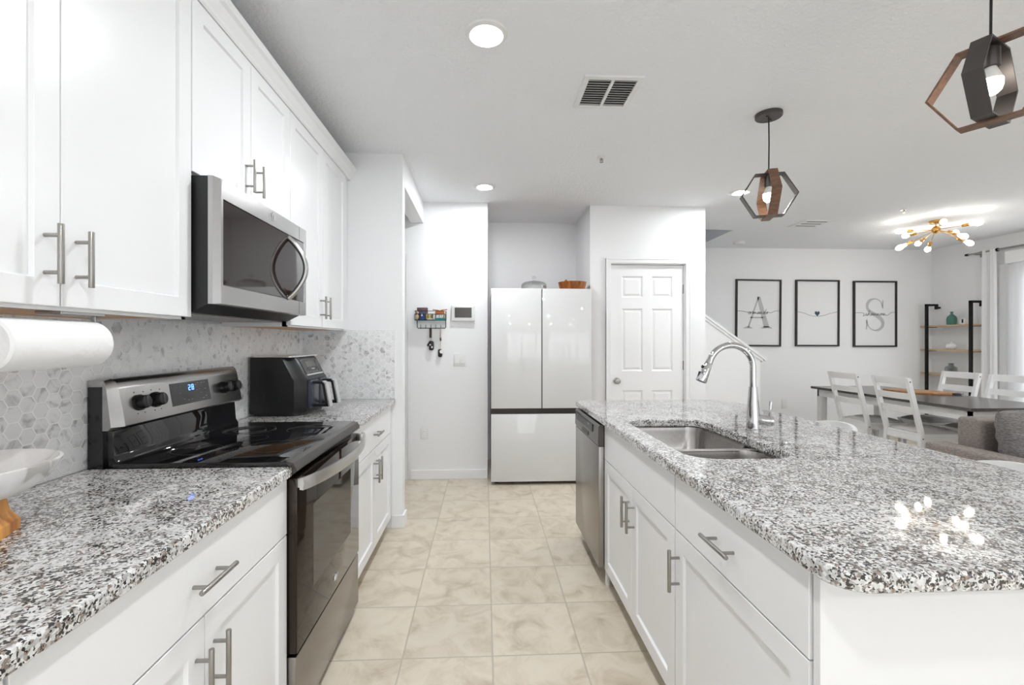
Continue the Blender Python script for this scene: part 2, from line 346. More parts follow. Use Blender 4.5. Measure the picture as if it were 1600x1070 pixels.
# ------------------------------------------------------------------ geometry helpers
class B:
    """collects geometry for ONE mesh object"""
    def __init__(s): s.bm = bmesh.new()
    def box(s, x0, x1, y0, y1, z0, z1, bev=0.0, seg=2):
        t = bmesh.new()
        bmesh.ops.create_cube(t, size=1.0)
        for v in t.verts:
            v.co = Vector(((x0 + x1) / 2 + v.co.x * abs(x1 - x0), (y0 + y1) / 2 + v.co.y * abs(y1 - y0), (z0 + z1) / 2 + v.co.z * abs(z1 - z0)))
        if bev: bmesh.ops.bevel(t, geom=t.edges[:], offset=bev, segments=seg, affect='EDGES', profile=0.5)
        return s.join(t)
    def join(s, t, mtx=None):
        if mtx is not None: t.transform(mtx)
        me = bpy.data.meshes.new('tmp'); t.to_mesh(me); t.free(); s.bm.from_mesh(me); bpy.data.meshes.remove(me)
        return s
    def raw(s, verts, faces, mtx=None):
        t = bmesh.new(); vs = [t.verts.new(v) for v in verts]
        for f in faces:
            try: t.faces.new([vs[i] for i in f])
            except ValueError: pass
        bmesh.ops.recalc_face_normals(t, faces=t.faces[:])
        return s.join(t, mtx)
    def cyl(s, p0, p1, r0, r1=None, n=20, caps=True, bev=0.0):
        r1 = r0 if r1 is None else r1
        p0, p1 = Vector(p0), Vector(p1); d = p1 - p0
        t = bmesh.new()
        bmesh.ops.create_cone(t, cap_ends=caps, segments=n, radius1=r0, radius2=r1, depth=d.length)
        if bev:
            es = [e for e in t.edges if abs(e.verts[0].co.z - e.verts[1].co.z) < 1e-6]
            bmesh.ops.bevel(t, geom=es, offset=bev, segments=2, affect='EDGES', profile=0.5)
        q = Vector((0, 0, 1)).rotation_difference(d.normalized()).to_matrix().to_4x4()
        return s.join(t, Matrix.Translation((p0 + p1) / 2) @ q)
    def lathe(s, prof, c=(0, 0, 0), n=32, mtx=None):
        vs, fs = [], []
        for (r, z) in prof:
            for k in range(n):
                a = 2 * PI * k / n; vs.append((c[0] + r * math.cos(a), c[1] + r * math.sin(a), c[2] + z))
        for i in range(len(prof) - 1):
            for k in range(n):
                k2 = (k + 1) % n; fs.append((i * n + k, i * n + k2, (i + 1) * n + k2, (i + 1) * n + k))
        if prof[0][0] > 1e-6: fs.append(tuple(range(n)))
        if prof[-1][0] > 1e-6: fs.append(tuple(range((len(prof) - 1) * n, len(prof) * n)))
        t = bmesh.new(); bv = [t.verts.new(v) for v in vs]
        for f in fs:
            t.faces.new([bv[i] for i in f])
        bmesh.ops.remove_doubles(t, verts=t.verts[:], dist=1e-6)
        bmesh.ops.recalc_face_normals(t, faces=t.faces[:])
        return s.join(t, mtx)
    def tube(s, pts, r, n=10, closed=False):
        pts = [Vector(p) for p in pts]; rs = r if isinstance(r, (list, tuple)) else [r] * len(pts)
        vs, fs = [], []; up = None; m_ = len(pts)
        for i, p in enumerate(pts):
            a = pts[(i - 1) % m_] if (closed or i > 0) else p; b_ = pts[(i + 1) % m_] if (closed or i < m_ - 1) else p
            d = (b_ - a).normalized()
            if up is None:
                up = Vector((0, 0, 1)) if abs(d.z) < 0.9 else Vector((1, 0, 0))
            x = (up - d * up.dot(d)).normalized(); y = d.cross(x); up = x
            for k in range(n):
                an = 2 * PI * k / n; vs.append(p + (x * math.cos(an) + y * math.sin(an)) * rs[i])
        for i in range(m_ if closed else m_ - 1):
            j = (i + 1) % m_
            for k in range(n):
                k2 = (k + 1) % n; fs.append((i * n + k, i * n + k2, j * n + k2, j * n + k))
        if not closed: fs.append(tuple(range(n))); fs.append(tuple(range((m_ - 1) * n, m_ * n)))
        return s.raw(vs, fs)
    def prism(s, poly, z0, z1, mtx=None, bev=0.0):
        """polygon in local XY extruded along local Z"""
        n = len(poly)
        vs = [(x, y, z0) for x, y in poly] + [(x, y, z1) for x, y in poly]
        fs = [tuple(range(n))[::-1], tuple(range(n, 2 * n))] + [(i, (i + 1) % n, n + (i + 1) % n, n + i) for i in range(n)]
        t = bmesh.new(); bv = [t.verts.new(v) for v in vs]
        for f in fs: t.faces.new([bv[i] for i in f])
        bmesh.ops.recalc_face_normals(t, faces=t.faces[:])
        if bev: bmesh.ops.bevel(t, geom=t.edges[:], offset=bev, segments=2, affect='EDGES', profile=0.5)
        return s.join(t, mtx)
    def sphere(s, c, r, sx=1, sy=1, sz=1, u=20, v=12):
        t = bmesh.new(); bmesh.ops.create_uvsphere(t, u_segments=u, v_segments=v, radius=r)
        return s.join(t, Matrix.Translation(c) @ Matrix.Diagonal((sx, sy, sz, 1)))
    def xform(s, mtx): s.bm.transform(mtx); return s

XZ = Matrix(((1, 0, 0, 0), (0, 0, 1, 0), (0, 1, 0, 0), (0, 0, 0, 1)))      # local (x,y,z) -> world (x,z,y): profile in XZ run along Y
YZ = Matrix(((0, 0, 1, 0), (1, 0, 0, 0), (0, 1, 0, 0), (0, 0, 0, 1)))      # local (x,y,z) -> world (z,x,y): profile in YZ run along X

def obj(name, b, m, parent=None, smooth=35):
    me = bpy.data.meshes.new(name)
    off = parent['o_'] if parent is not None and 'o_' in parent else (0, 0, 0)
    b.bm.transform(Matrix.Translation(-Vector(off)))
    b.bm.to_mesh(me); b.bm.free()
    me.materials.append(m if not isinstance(m, str) else M[m])
    if smooth:
        for p in me.polygons: p.use_smooth = True
        me.set_sharp_from_angle(angle=math.radians(smooth))
    o = bpy.data.objects.new(name, me); COL.objects.link(o)
    if parent is not None:
        o.parent = parent; o['o_'] = off
    return o

def thing(name, label, cat, loc=(0, 0, 0), group=None, kind=None):
    o = bpy.data.objects.new(name, None); COL.objects.link(o); o.location = loc; o['o_'] = tuple(loc)
    o.empty_display_size = 0.05
    if label: o['label'] = label
    if cat: o['category'] = cat
    if group: o['group'] = group
    if kind: o['kind'] = kind
    return o

def tag(o, label, cat, group=None):
    o['label'] = label; o['category'] = cat
    if group: o['group'] = group
    return o

def struct(name, b, m, parent=None, smooth=35):
    o = obj(name, b, m, parent, smooth)
    if parent is None: o['kind'] = 'structure'
    return o

def recentre(o):
    """moves a single-mesh thing's origin to its base"""
    me = o.data; n = len(me.vertices)
    xs = [v.co.x for v in me.vertices]; ys = [v.co.y for v in me.vertices]; zs = [v.co.z for v in me.vertices]
    c = Vector(((min(xs) + max(xs)) / 2, (min(ys) + max(ys)) / 2, min(zs)))
    me.transform(Matrix.Translation(-c)); o.location = o.location + c
    return o

def solo(name, b, m, label, cat, group=None, smooth=35):
    return tag(recentre(obj(name, b, m, None, smooth)), label, cat, group)

def dup(root, loc, rot=None, label=None, name=None):
    r = root.copy(); COL.objects.link(r); r.location = loc
    if rot is not None: r.rotation_euler = rot
    if label: r['label'] = label
    for ch in list(root.children):
        c = ch.copy(); COL.objects.link(c); c.parent = r
        for g in ch.children:
            d = g.copy(); COL.objects.link(d); d.parent = c
    return r

def rrect(x0, x1, y0, y1, r, n=6):
    out = []
    for cx, cy, a0 in ((x1 - r, y1 - r, 0), (x0 + r, y1 - r, PI / 2), (x0 + r, y0 + r, PI), (x1 - r, y0 + r, 1.5 * PI)):
        for k in range(n + 1):
            a = a0 + PI / 2 * k / n; out.append((cx + r * math.cos(a), cy + r * math.sin(a)))
    return out

def inset(poly, d):
    """moves a counter-clockwise polygon inwards by d"""
    n = len(poly); out = []
    for i in range(n):
        p0, p1, p2 = Vector(poly[i - 1]), Vector(poly[i]), Vector(poly[(i + 1) % n])
        e1, e2 = (p1 - p0).normalized(), (p2 - p1).normalized()
        n1, n2 = Vector((-e1.y, e1.x)), Vector((-e2.y, e2.x))
        b_ = (n1 + n2); b_ = b_ / max(1e-6, b_.length); k = d / max(0.3, b_.dot(n1))
        q = p1 + b_ * k; out.append((q.x, q.y))
    return out

def slab(outer, z0, z1, hole=None, e=0.007):
    """stone slab with eased top edge and an optional cut-out"""
    t = bmesh.new()
    def loop(poly, z): return [t.verts.new((x, y, z)) for x, y in poly]
    def rings(poly, sgn):
        spec = ((e * 0.5, z0), (0, z0 + e * 0.5), (0, z1 - e), (e * 0.3, z1 - e * 0.3), (e, z1))
        ls = [loop(inset(poly, sgn * d), z) for d, z in spec]
        n = len(poly)
        for a, b_ in zip(ls, ls[1:]):
            for i in range(n): t.faces.new((a[i], a[(i + 1) % n], b_[(i + 1) % n], b_[i]))
        return ls[0], ls[-1]
    lo, hi = rings(outer, 1)
    lows, highs = [lo], [hi]
    if hole:
        l2, h2 = rings(hole, -1); lows.append(l2); highs.append(h2)
    for group in (lows, highs):
        es = []
        for lp in group:
            for i in range(len(lp)):
                ed = t.edges.get((lp[i], lp[(i + 1) % len(lp)]))
                es.append(ed)
        bmesh.ops.triangle_fill(t, use_beauty=True, use_dissolve=False, edges=es)
    bmesh.ops.recalc_face_normals(t, faces=t.faces[:])
    b = B(); b.bm.free(); b.bm = t
    return b

def face_panel(b, side, X, u0, u1, v0, v1, t=0.02, shaker=True, stile=0.058, rec=0.009, axis='X'):
    """door or drawer front: front face at coordinate X facing side (+1/-1) along the axis; u runs along the wall, v up"""
    c = 0.0015
    def P(u, v, w):                       # w = distance in front of the back face
        x = X - side * (t - w)
        return (x, u, v) if axis == 'X' else (u, x, v)
    def ring(d, w):
        return [P(u0 + d, v0 + d, w), P(u1 - d, v0 + d, w), P(u1 - d, v1 - d, w), P(u0 + d, v1 - d, w)]
    rings_ = [ring(0, 0), ring(0, t - c), ring(c, t)]
    if shaker: rings_ += [ring(stile, t), ring(stile + 0.004, t - rec), ]
    vs = [p for r in rings_ for p in r]; fs = [(0, 1, 2, 3)]
    for i in range(len(rings_) - 1):
        for k in range(4): fs.append((i * 4 + k, i * 4 + (k + 1) % 4, (i + 1) * 4 + (k + 1) % 4, (i + 1) * 4 + k))
    k = (len(rings_) - 1) * 4; fs.append((k, k + 1, k + 2, k + 3))
    return b.raw(vs, fs)

def pull(X, side, u, v, length, vertical, axis='X'):
    """bar pull on a front at X facing side"""
    b = B(); r = 0.006; w = 0.034
    def P(du, dv, d):
        x = X + side * d
        return (x, u + du, v + dv) if axis == 'X' else (u + du, x, v + dv)
    hl = length / 2; pp = length * 0.31
    ax = (lambda q: (0, q)) if vertical else (lambda q: (q, 0))
    b.cyl(P(*ax(-hl), w), P(*ax(hl), w), r, n=14, bev=0.001)
    for q in (-pp, pp): b.cyl(P(*ax(q), 0.0), P(*ax(q), w), 0.0045, n=10)
    return b

# ------------------------------------------------------------------ the setting
T = 0.12
b = B(); b.box(-2.6, 6.7, -3.4, 6.6, -0.08, 0.0); struct('floor', b, 'floor', smooth=0)
b = B(); b.box(-2.6, 6.7, -3.4, 5.30, H, H + .12); b.box(2.97, 6.7, 5.30, 6.6, H, H + .12); b.box(-2.6, 0.6, 5.3, 6.6, H, H + .12)
struct('ceiling', b, 'ceiling', smooth=0)
b = B(); b.box(-1.28 - T, -1.28, -3.3, 3.34, 0, H); struct('wall_left', b, 'wall', smooth=0)
b = B(); b.box(-2.5, -0.58, 3.25, 3.345, 0, H); b.box(-0.70, -0.58, 3.345, 4.37, 2.44, H); struct('wall_hall', b, 'wall', smooth=0)
b = B(); b.box(-2.5, -1.56, 4.37, 4.49, 0, H); b.box(-1.56, -0.78, 4.37, 4.49, 2.10, H); b.box(-0.78, 0.03, 4.37, 4.49, 0, H); b.box(-0.09, 0.03, 4.49, 5.09, 0, H)
struct('wall_entry', b, 'wall', smooth=0)
b = B(); b.box(-2.6, -2.5, 3.25, 4.49, 0, H); struct('wall_hall_end', b, 'wall', smooth=0)
b = B(); b.box(-0.09, 1.15, 5.09, 5.2, 0, H); b.box(1.0305, 1.15, 4.51, 5.09, 0, H); struct('wall_recess', b, 'wall', smooth=0)
DX0, DX1, DZ = 1.232, 1.978, 2.075
b = B(); b.box(1.03, DX0, 4.40, 4.52, 0, H); b.box(DX0, DX1, 4.40, 4.52, DZ, H); b.box(DX1, 2.18, 4.40, 4.52, 0, H); b.box(2.06, 2.18, 4.52, 5.30, 0, H)
b.box(1.15, 2.06, 5.2, 5.30, 0, H); struct('wall_pantry', b, 'wall', smooth=0)
b = B(); b.box(0.5, 6.62, 6.33, 6.45, 0, H); struct('wall_back', b, 'wall', smooth=0)
b = B(); b.box(6.5, 6.62, 5.25, 6.33, 0, H); b.box(6.5, 6.62, 2.85, 5.25, 2.20, H); b.box(6.5, 6.62, -3.3, 2.85, 0, H); struct('wall_right', b, 'wall', smooth=0)
b = B(); b.box(-1.4, -0.5, -3.32, -3.2, 0, H); b.box(-0.5, 5.7, -3.32, -3.2, 2.30, H); b.box(-0.5, 5.7, -3.32, -3.2, 0, 0.12); b.box(5.7, 6.62, -3.32, -3.2, 0, H)
for x in (1.5, 3.55): b.box(x, x + .12, -3.32, -3.2, 0.12, 2.3)
struct('wall_front', b, 'wall', smooth=0)
# rear windows with mullions and panes; the two without a blind added for daylight
for i, (x0, x1) in enumerate(((-0.5, 1.5), (1.62, 3.55), (3.67, 5.7))):
    w = thing('window_%d' % (i + 2), None, None, ((x0 + x1) / 2, -3.24, .12), kind='structure')
    b = B(); xm = (x0 + x1) / 2
    for a, c_ in ((x0, x0 + .05), (x1 - .05, x1), (xm - .03, xm + .03)): b.box(a, c_, -3.28, -3.22, .12, 2.3)
    for a, c_ in ((.12, .18), (2.24, 2.3)): b.box(x0, x1, -3.279, -3.221, a, c_)
    obj('window_frame', b, 'trim', w, 0)
    b = B(); b.box(x0 + .04, x1 - .04, -3.253, -3.247, .16, 2.26); obj('pane', b, 'pane', w, 0)
b = B()
for k in range(44): b.box(0.0, 0.85, -3.19, -3.150, .20 + k * .047, .203 + k * .047)
b.box(0.0, 0.85, -3.195, -3.145, 2.27, 2.32)
solo('window_blind', b, 'whiteplastic', 'white slatted blind hanging in the rear window', 'blind', smooth=0)
# patio door on the right wall
w = thing('window_1', None, None, (6.56, 4.05, 0), kind='structure')
b = B()
for a, c_ in ((2.85, 2.92), (5.18, 5.25), (4.0, 4.1)): b.box(6.53, 6.59, a, c_, 0, 2.20)
b.box(6.531, 6.589, 2.85, 5.25, 2.13, 2.2); b.box(6.531, 6.589, 2.85, 5.25, 0.0, 0.09)
obj('window_frame', b, 'trim', w, 0)
b = B(); b.box(6.557, 6.563, 2.9, 5.2, .08, 2.14); obj('pane', b, 'pane', w, 0)
# stairs behind the pantry: knee wall, sloping cap, treads, dark stairwell above
def zs(x): return 1.125 + (3.33 - x) * 0.708
b = B(); b.prism([(2.18, 0), (3.30, 0), (3.30, zs(3.30) - .03), (2.18, zs(2.18) - .03)], 5.30, 5.41, XZ); struct('wall_stair', b, 'wall', smooth=0)
b = B(); b.prism([(2.19, zs(2.19) - .03), (3.36, zs(3.36) - .03), (3.36, zs(3.36)), (2.19, zs(2.19))], 5.27, 5.44, XZ)
b.prism([(2.19, zs(2.19) - .065), (3.325, zs(3.325) - .065), (3.325, zs(3.325) - .03), (2.19, zs(2.19) - .03)], 5.285, 5.425, XZ); struct('trim_1', b, 'trim', smooth=0)
b = B()
for k in range(13): b.box(3.25 - .26 * (k + 1), 3.25 - .26 * k, 5.41, 6.33, max(0, .19 * k - .05), .19 * (k + 1) - .006)
struct('stairs', b, 'trim', smooth=0)
b = B(); b.box(0.6, 2.97, 5.18, 5.30, H + .12, 4.0); b.box(2.97, 3.09, 5.18, 6.45, H + .12, 4.0); b.box(.48, .6, 5.18, 6.45, H + .12, 4.0); b.box(.6, 2.97, 6.33, 6.45, H, 4.0); b.box(.48, 3.09, 5.18, 6.45, 4.0, 4.1)
struct('wall_stairwell', b, 'wall', smooth=0)
# baseboards
def skirting(name, x0, x1, y0, y1, hz=0.088):
    b = B(); b.box(x0, x1, y0, y1, 0, hz, 0.003); struct(name, b, 'trim', smooth=0)
skirting('baseboard_entry', -0.70, 0.030, 4.355, 4.372)
b = B(); b.prism([(-.655, 3.252), (-.655, 3.236), (-.566, 3.236), (-.566, 3.357), (-.582, 3.357), (-.582, 3.252)], 0, .088, bev=.002); struct('baseboard_hall', b, 'trim', smooth=0)
skirting('baseboard_pantry', 2.03, 2.194, 4.386, 4.402)
skirting('baseboard_back', 3.32, 6.5, 6.316, 6.332)
skirting('baseboard_right', 6.486, 6.502, 5.36, 6.316)

def six_panel_door(name, x0, x1, yf, z1, casing=True):
    d = thing(name, None, None, ((x0 + x1) / 2, yf, 0), kind='structure')
    # slab with six raised panels, front at yf + .02
    b = B(); Y = yf + .025; t = .035
    b.box(x0 + .006, x1 - .006, Y + .012, Y + t, .012, z1 - .008)
    W = x1 - x0; cols = ((x0 + .115 * W / .74, x0 + .325 * W / .74), (x1 - .325 * W / .74, x1 - .115 * W / .74)); rows = ((.20, .83), (1.02, 1.635), (1.745, 1.955))
    us = [x0 + .006, cols[0][0], cols[0][1], cols[1][0], cols[1][1], x1 - .006]; vs_ = [.012, .20, .83, 1.02, 1.635, 1.745, 1.955, z1 - .008]
    for i in range(5):
        for j in range(7):
            a, c_, e, f = us[i], us[i + 1], vs_[j], vs_[j + 1]
            if i in (1, 3) and j in (1, 3, 5):
                r_ = [[(a, Y, e), (c_, Y, e), (c_, Y, f), (a, Y, f)]]
                for d_, w_ in ((.012, .010), (.018, .010), (.036, .003)):
                    r_.append([(a + d_, Y + w_, e + d_), (c_ - d_, Y + w_, e + d_), (c_ - d_, Y + w_, f - d_), (a + d_, Y + w_, f - d_)])
                vv = [p for q in r_ for p in q]; ff = []
                for m_ in range(3):
                    for k in range(4): ff.append((m_ * 4 + k, m_ * 4 + (k + 1) % 4, m_ * 4 + 4 + (k + 1) % 4, m_ * 4 + 4 + k))
                ff.append((12, 13, 14, 15)); b.raw(vv, ff)
            else:
                b.raw([(a, Y, e), (c_, Y, e), (c_, Y, f), (a, Y, f)], [(0, 1, 2, 3)])
    for a in (x0 + .006, x1 - .006): b.raw([(a, Y, .012), (a, Y + .012, .012), (a, Y + .012, z1 - .008), (a, Y, z1 - .008)], [(0, 1, 2, 3)])
    b.raw([(x0 + .006, Y, z1 - .008), (x1 - .006, Y, z1 - .008), (x1 - .006, Y + .012, z1 - .008), (x0 + .006, Y + .012, z1 - .008)], [(0, 1, 2, 3)])
    slab_o = obj('door_panel', b, 'trim', d, 20)
    # casing
    b = B(); cw = .052
    for a, c_ in ((x0 - cw, x0 - .004), (x1 + .004, x1 + cw)):
        b.box(a, c_, yf - .016, yf + .001, 0, z1 + cw, .003); 
    b.box(x0 - cw, x1 + cw, yf - .0165, yf + .001, z1 + .004, z1 + cw, .003)
    b.box(x0 - cw, x0 - cw + .012, yf - .021, yf, 0, z1 + cw, .002); b.box(x1 + cw - .012, x1 + cw, yf - .021, yf, 0, z1 + cw, .002); b.box(x0 - cw, x1 + cw, yf - .0215, yf, z1 + cw - .012, z1 + cw, .002)
    b.box(x0 - .004, x0 + .004, yf, yf + .11, 0, z1 + .004); b.box(x1 - .004, x1 + .004, yf, yf + .11, 0, z1 + .004); b.box(x0, x1, yf, yf + .11, z1 - .004, z1 + .004)
    obj('door_frame', b, 'trim', d, 0)
    b = B(); Rm = Matrix.Translation((x0 + .062, Y, .925)) @ Matrix.Rotation(PI / 2, 4, 'X')
    b.lathe([(0, 0), (.031, 0), (.031, .006), (.012, .012), (.011, .03), (.024, .038), (.029, .05), (.025, .062), (0, .066)], n=24, mtx=Rm); obj('door_knob', b, 'nickel', d)
    for z in (.25, 1.075, 1.83):
        b = B(); b.cyl((x1 - .001, Y - .004, z - .045), (x1 - .001, Y - .004, z + .045), .006, n=10); b.box(x1 - .012, x1 + .001, Y - .002, Y + .001, z - .045, z + .045); obj('hinge', b, 'nickel', d)
    return d
six_panel_door('door_1', 1.236, 1.974, 4.40, 2.072)
six_panel_door('door_2', -1.556, -.784, 4.37, 2.095)

# ------------------------------------------------------------------ kitchen, left run
b = B(); b.box(-1.282, -1.272, -.6, 3.245, .91, 1.40); struct('backsplash_left', b, 'hexY', smooth=0)
b = B(); b.box(-1.272, -.632, 3.242, 3.252, .91, 1.393); struct('backsplash_end', b, 'hexX', smooth=0)
b = B(); b.box(-.634, -.628, 3.240, 3.252, .91, 1.398, .001); b.box(-.95, -.628, 3.240, 3.252, 1.392, 1.398, .001); struct('trim_2', b, 'trim', smooth=0)

BX, BF = -.665, -.643      # base carcass front, door front
def base_unit(label, y0, y1, doors, drawer, kx=-.72, side=1, front=BF, back=-1.27, name='base_cabinet', end_fill=0, false_front=False, group='white base cabinets', hollow=False):
    t = thing(name, label, 'cabinet', ((front + back) / 2, (y0 + y1) / 2, 0), group)
    f = front - side * .021
    b = B()
    if hollow:
        b.box(back, f, y0, y0 + .018, .10, .874); b.box(back, f, y1 - .018, y1, .10, .874); b.box(back, f, y0, y1, .10, .12); b.box(f + side * -.018, f, y0, y1, .12, .874); b.box(back, back + side * .01, y0, y1, .12, .874)
    else:
        b.box(back, f, y0, y1, .10, .874)
    b.box(back, f - side * .055, y0, y1, 0, .10); obj('body', b, 'cab', t, 0)
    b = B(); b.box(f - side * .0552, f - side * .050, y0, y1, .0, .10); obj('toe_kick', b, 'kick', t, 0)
    g = .0018
    if drawer:
        b = B(); face_panel(b, side, front, y0 + g, y1 - g, .690, .868, shaker=False); d = obj('drawer' if not false_front else 'false_drawer_front', b, 'cab', t, 0)
        if not false_front: obj('handle', pull(front, side, (y0 + y1) / 2, .774, .14, False), 'nickel', d)
    for (a, c_, hs) in doors:
        b = B(); face_panel(b, side, front, a + g, c_ - g, .103, .686); d = obj('door', b, 'cab', t, 0)
        hy = a + .034 if hs < 0 else c_ - .034
        obj('handle', pull(front, side, hy, .563, .137, True), 'nickel', d)
    if end_fill:
        b = B(); b.box(back, f + side * .002, y1, y1 + end_fill, .10, .874); b.box(back, f - side * .05, y1, y1 + end_fill, 0, .1); obj('filler_strip', b, 'cab', t, 0)
    return t
base_unit('white base cabinet before the range with one wide drawer over two doors', .645, 1.515, ((.645, 1.08, 1), (1.08, 1.515, -1)), True)
base_unit('white base cabinet at the camera end of the left counter', -.18, .642, ((-.18, .231, 1), (.231, .642, -1)), True)
base_unit('white base cabinet beyond the range, below the air fryer counter', 2.280, 3.155, ((2.280, 2.708, 1), (2.708, 3.155, -1)), True, end_fill=.09)

solo('countertop', slab([(-1.272, -.2), (-.628, -.2), (-.628, 1.513), (-1.272, 1.513)], .875, .91), 'granite', 'speckled granite countertop left of the range under the marble bowl', 'countertop', 'granite countertops', 13)
solo('countertop', slab([(-1.272, 2.280), (-.628, 2.280), (-.628, 3.241), (-1.272, 3.241)], .875, .91), 'granite', 'short speckled granite countertop under the black air fryer', 'countertop', 'granite countertops', 13)

UX = -.945
def upper_unit(label, y0, y1, z0, doors, hz, fill=0):
    t = thing('upper_cabinet', label, 'cabinet', (-1.12, (y0 + y1) / 2, z0), 'white wall cabinets')
    f = UX - .021
    b = B(); z1 = 2.46
    b.box(-1.272, f, y0, y0 + .018, z0, z1); b.box(-1.272, f, y1 - .018, y1, z0, z1); b.box(-1.272, f, y0, y1, z0 + .022, z1)
    b.box(f - .02, f, y0, y1, z0, z1); obj('body', b, 'cab', t, 0)
    b = B(); b.box(-1.27, f - .0205, y0 + .0185, y1 - .0185, z0 + .0015, z0 + .0215); obj('underside', b, 'cabwood', t, 0)
    for a, c_, hs in doors:
        b = B(); face_panel(b, 1, UX, a + .0018, c_ - .0018, z0 + .008, 2.442); d = obj('door', b, 'cab', t, 0)
        obj('handle', pull(UX, 1, c_ - .038 if hs > 0 else a + .038, hz, .13, True), 'nickel', d)
    if fill:
        b = B(); b.box(-1.272, f + .002, y1, y1 + fill, z0, z1); obj('filler_strip', b, 'cab', t, 0)
    return t
upper_unit('white double-door wall cabinet over the paper towel roll', .607, 1.516, 1.388, ((.607, 1.0615, 1), (1.0615, 1.516, -1)), 1.507)
upper_unit('white wall cabinet directly above the camera end of the left counter', -.30, .605, 1.388, ((-.30, .1525, 1), (.1525, .605, -1)), 1.507)
upper_unit('short white double-door wall cabinet above the microwave', 1.518, 2.262, 1.862, ((1.518, 1.890, 1), (1.890, 2.262, -1)), 1.973)
upper_unit('white double-door wall cabinet above the air fryer', 2.264, 3.150, 1.388, ((2.264, 2.706, 1), (2.706, 3.150, -1)), 1.509, fill=.098)
b = B(); b.prism([(-1.0, 2.445), (-.943, 2.445), (-.936, 2.452), (-.934, 2.463), (-.915, 2.492), (-.903, 2.500), (-.901, 2.528), (-1.0, 2.528)], -.30, 3.249, XZ)
b.box(-1.275, -.98, -.30, 3.249, 2.461, 2.50); struct('trim_3', b, 'cab', smooth=0)

# paper towel + holder
t = thing('paper_towel_holder', 'under-cabinet metal holder carrying the paper towel roll', 'towel holder', (-.99, 1.14, 1.31))
b = B(); b.box(-1.025, -.965, 1.085, 1.205, 1.3795, 1.3885, .002); obj('mounting_plate', b, 'steel', t, 0)
b = B(); b.tube([(-.988, 1.200, 1.384), (-.988, 1.200, 1.312), (-.988, .930, 1.312)], .005, 10); obj('rod', b, 'steel', t)
b = B(); Rm = Matrix.Translation((-.988, .945, 1.312)) @ Matrix.Rotation(-PI / 2, 4, 'X')
b.lathe([(.018, .0), (.050, 0), (.055, .004), (.056, .012), (.056, .238), (.055, .246), (.050, .25), (.018, .25)], n=48, mtx=Rm)
solo('paper_towel_roll', b, 'towel', 'white paper towel roll hung under the left wall cabinet', 'paper towel')

# marble pedestal bowl
t = thing('pedestal_bowl', 'white marble bowl on a flared wooden foot at the left counter edge', 'bowl', (-1.085, .985, .91))
b = B(); cx = (-1.085, .985, .91)
b.lathe([(0, .076), (.07, .076), (.11, .088), (.140, .112), (.158, .143), (.160, .150), (.154, .152), (.138, .136), (.10, .116), (.04, .104), (0, .102)], cx, 64); obj('bowl', b, 'marble', t, 60)
b = B(); b.lathe([(0, 0), (.092, 0), (.092, .022), (.088, .026), (.076, .045), (.072, .065), (.072, .078), (0, .078)], cx, 8); obj('foot', b, 'acacia', t, 20)

# ------------------------------------------------------------------ range
RY0, RY1 = 1.517, 2.258
t = thing('electric_range', 'black and stainless electric range with glass cooktop between the left counters', 'range', (-.95, 1.888, 0))
b = B(); b.box(-1.26, -.652, RY0, RY1, .03, .905); b.box(-1.2, -.68, RY0 + .02, RY1 - .02, 0, .03); obj('body', b, 'black', t, 0)
b = B(); b.prism([(-1.19, .906), (-.640, .906), (-.640, .925), (-1.19, .925)], RY0 - .004, RY1 + .004, XZ, bev=.003); ct = obj('cooktop', b, 'blackgloss', t)
b = B(); b.prism([(-.640, .880), (-.628, .880), (-.612, .893), (-.612, .902), (-.622, .921), (-.640, .926)], RY0 - .004, RY1 + .004, XZ); obj('front_rail', b, 'darksteel', ct)
def ring_b(cx_, cy_, r, z, w=.0010, n=48):
    vs, fs = [], []
    for k in range(n):
        a = 2 * PI * k / n
        for q, zz in ((r - w, z), (r + w, z), (r + w, z + .0004), (r - w, z + .0004)): vs.append((cx_ + q * math.cos(a), cy_ + q * math.sin(a), zz))
    for k in range(n):
        j = (k + 1) % n
        for q in range(4): fs.append((k * 4 + q, j * 4 + q, j * 4 + (q + 1) % 4, k * 4 + (q + 1) % 4))
    return vs, fs
for (x, y, rr) in ((-.78, 1.72, (.115, .075)), (-.78, 2.08, (.095,)), (-1.04, 1.70, (.08,)), (-1.04, 2.07, (.105, .065)), (-.93, 1.89, (.05,))):
    b = B()
    for r in rr: b.raw(*ring_b(x, y, r, .9251))
    obj('burner_ring', b, mat('burner_mark', (0.035, 0.034, 0.033), 0.3) if 'bm' not in M else M['bm'], ct)
    M['bm'] = bpy.data.materials['burner_mark']
# back guard
prof = [(-1.268, 1.03), (-1.182, 1.03), (-1.170, 1.040), (-1.192, 1.165), (-1.200, 1.185), (-1.215, 1.196), (-1.268, 1.192)]
RB1 = 2.276
b = B(); b.prism(prof, RY0 + .022, RB1 - .022, XZ, bev=.004)
for a, c_ in ((RY0 - .002, RY0 + .023), (RB1 - .023, RB1 + .002)):
    pa = [(-1.222 if x < -1.22 else x, z) for x, z in prof]
    p2 = [(-1.222, 1.03), (-1.205, 1.03), (-1.196, 1.040), (-1.210, 1.160), (-1.213, 1.180), (-1.218, 1.190), (-1.222, 1.190)]
    n = len(pa); near, far = (p2, pa) if a < 1.8 else (pa, p2)
    vs = [(x, a, z) for x, z in near] + [(x, c_, z) for x, z in far]
    b.raw(vs, [tuple(range(n)), tuple(range(n, 2 * n))] + [(i, (i + 1) % n, n + (i + 1) % n, n + i) for i in range(n)])
    b.box(-1.268, -1.222, a, c_, 1.170, 1.192, .002)
bg = obj('back_guard', b, 'steel', t, 30)
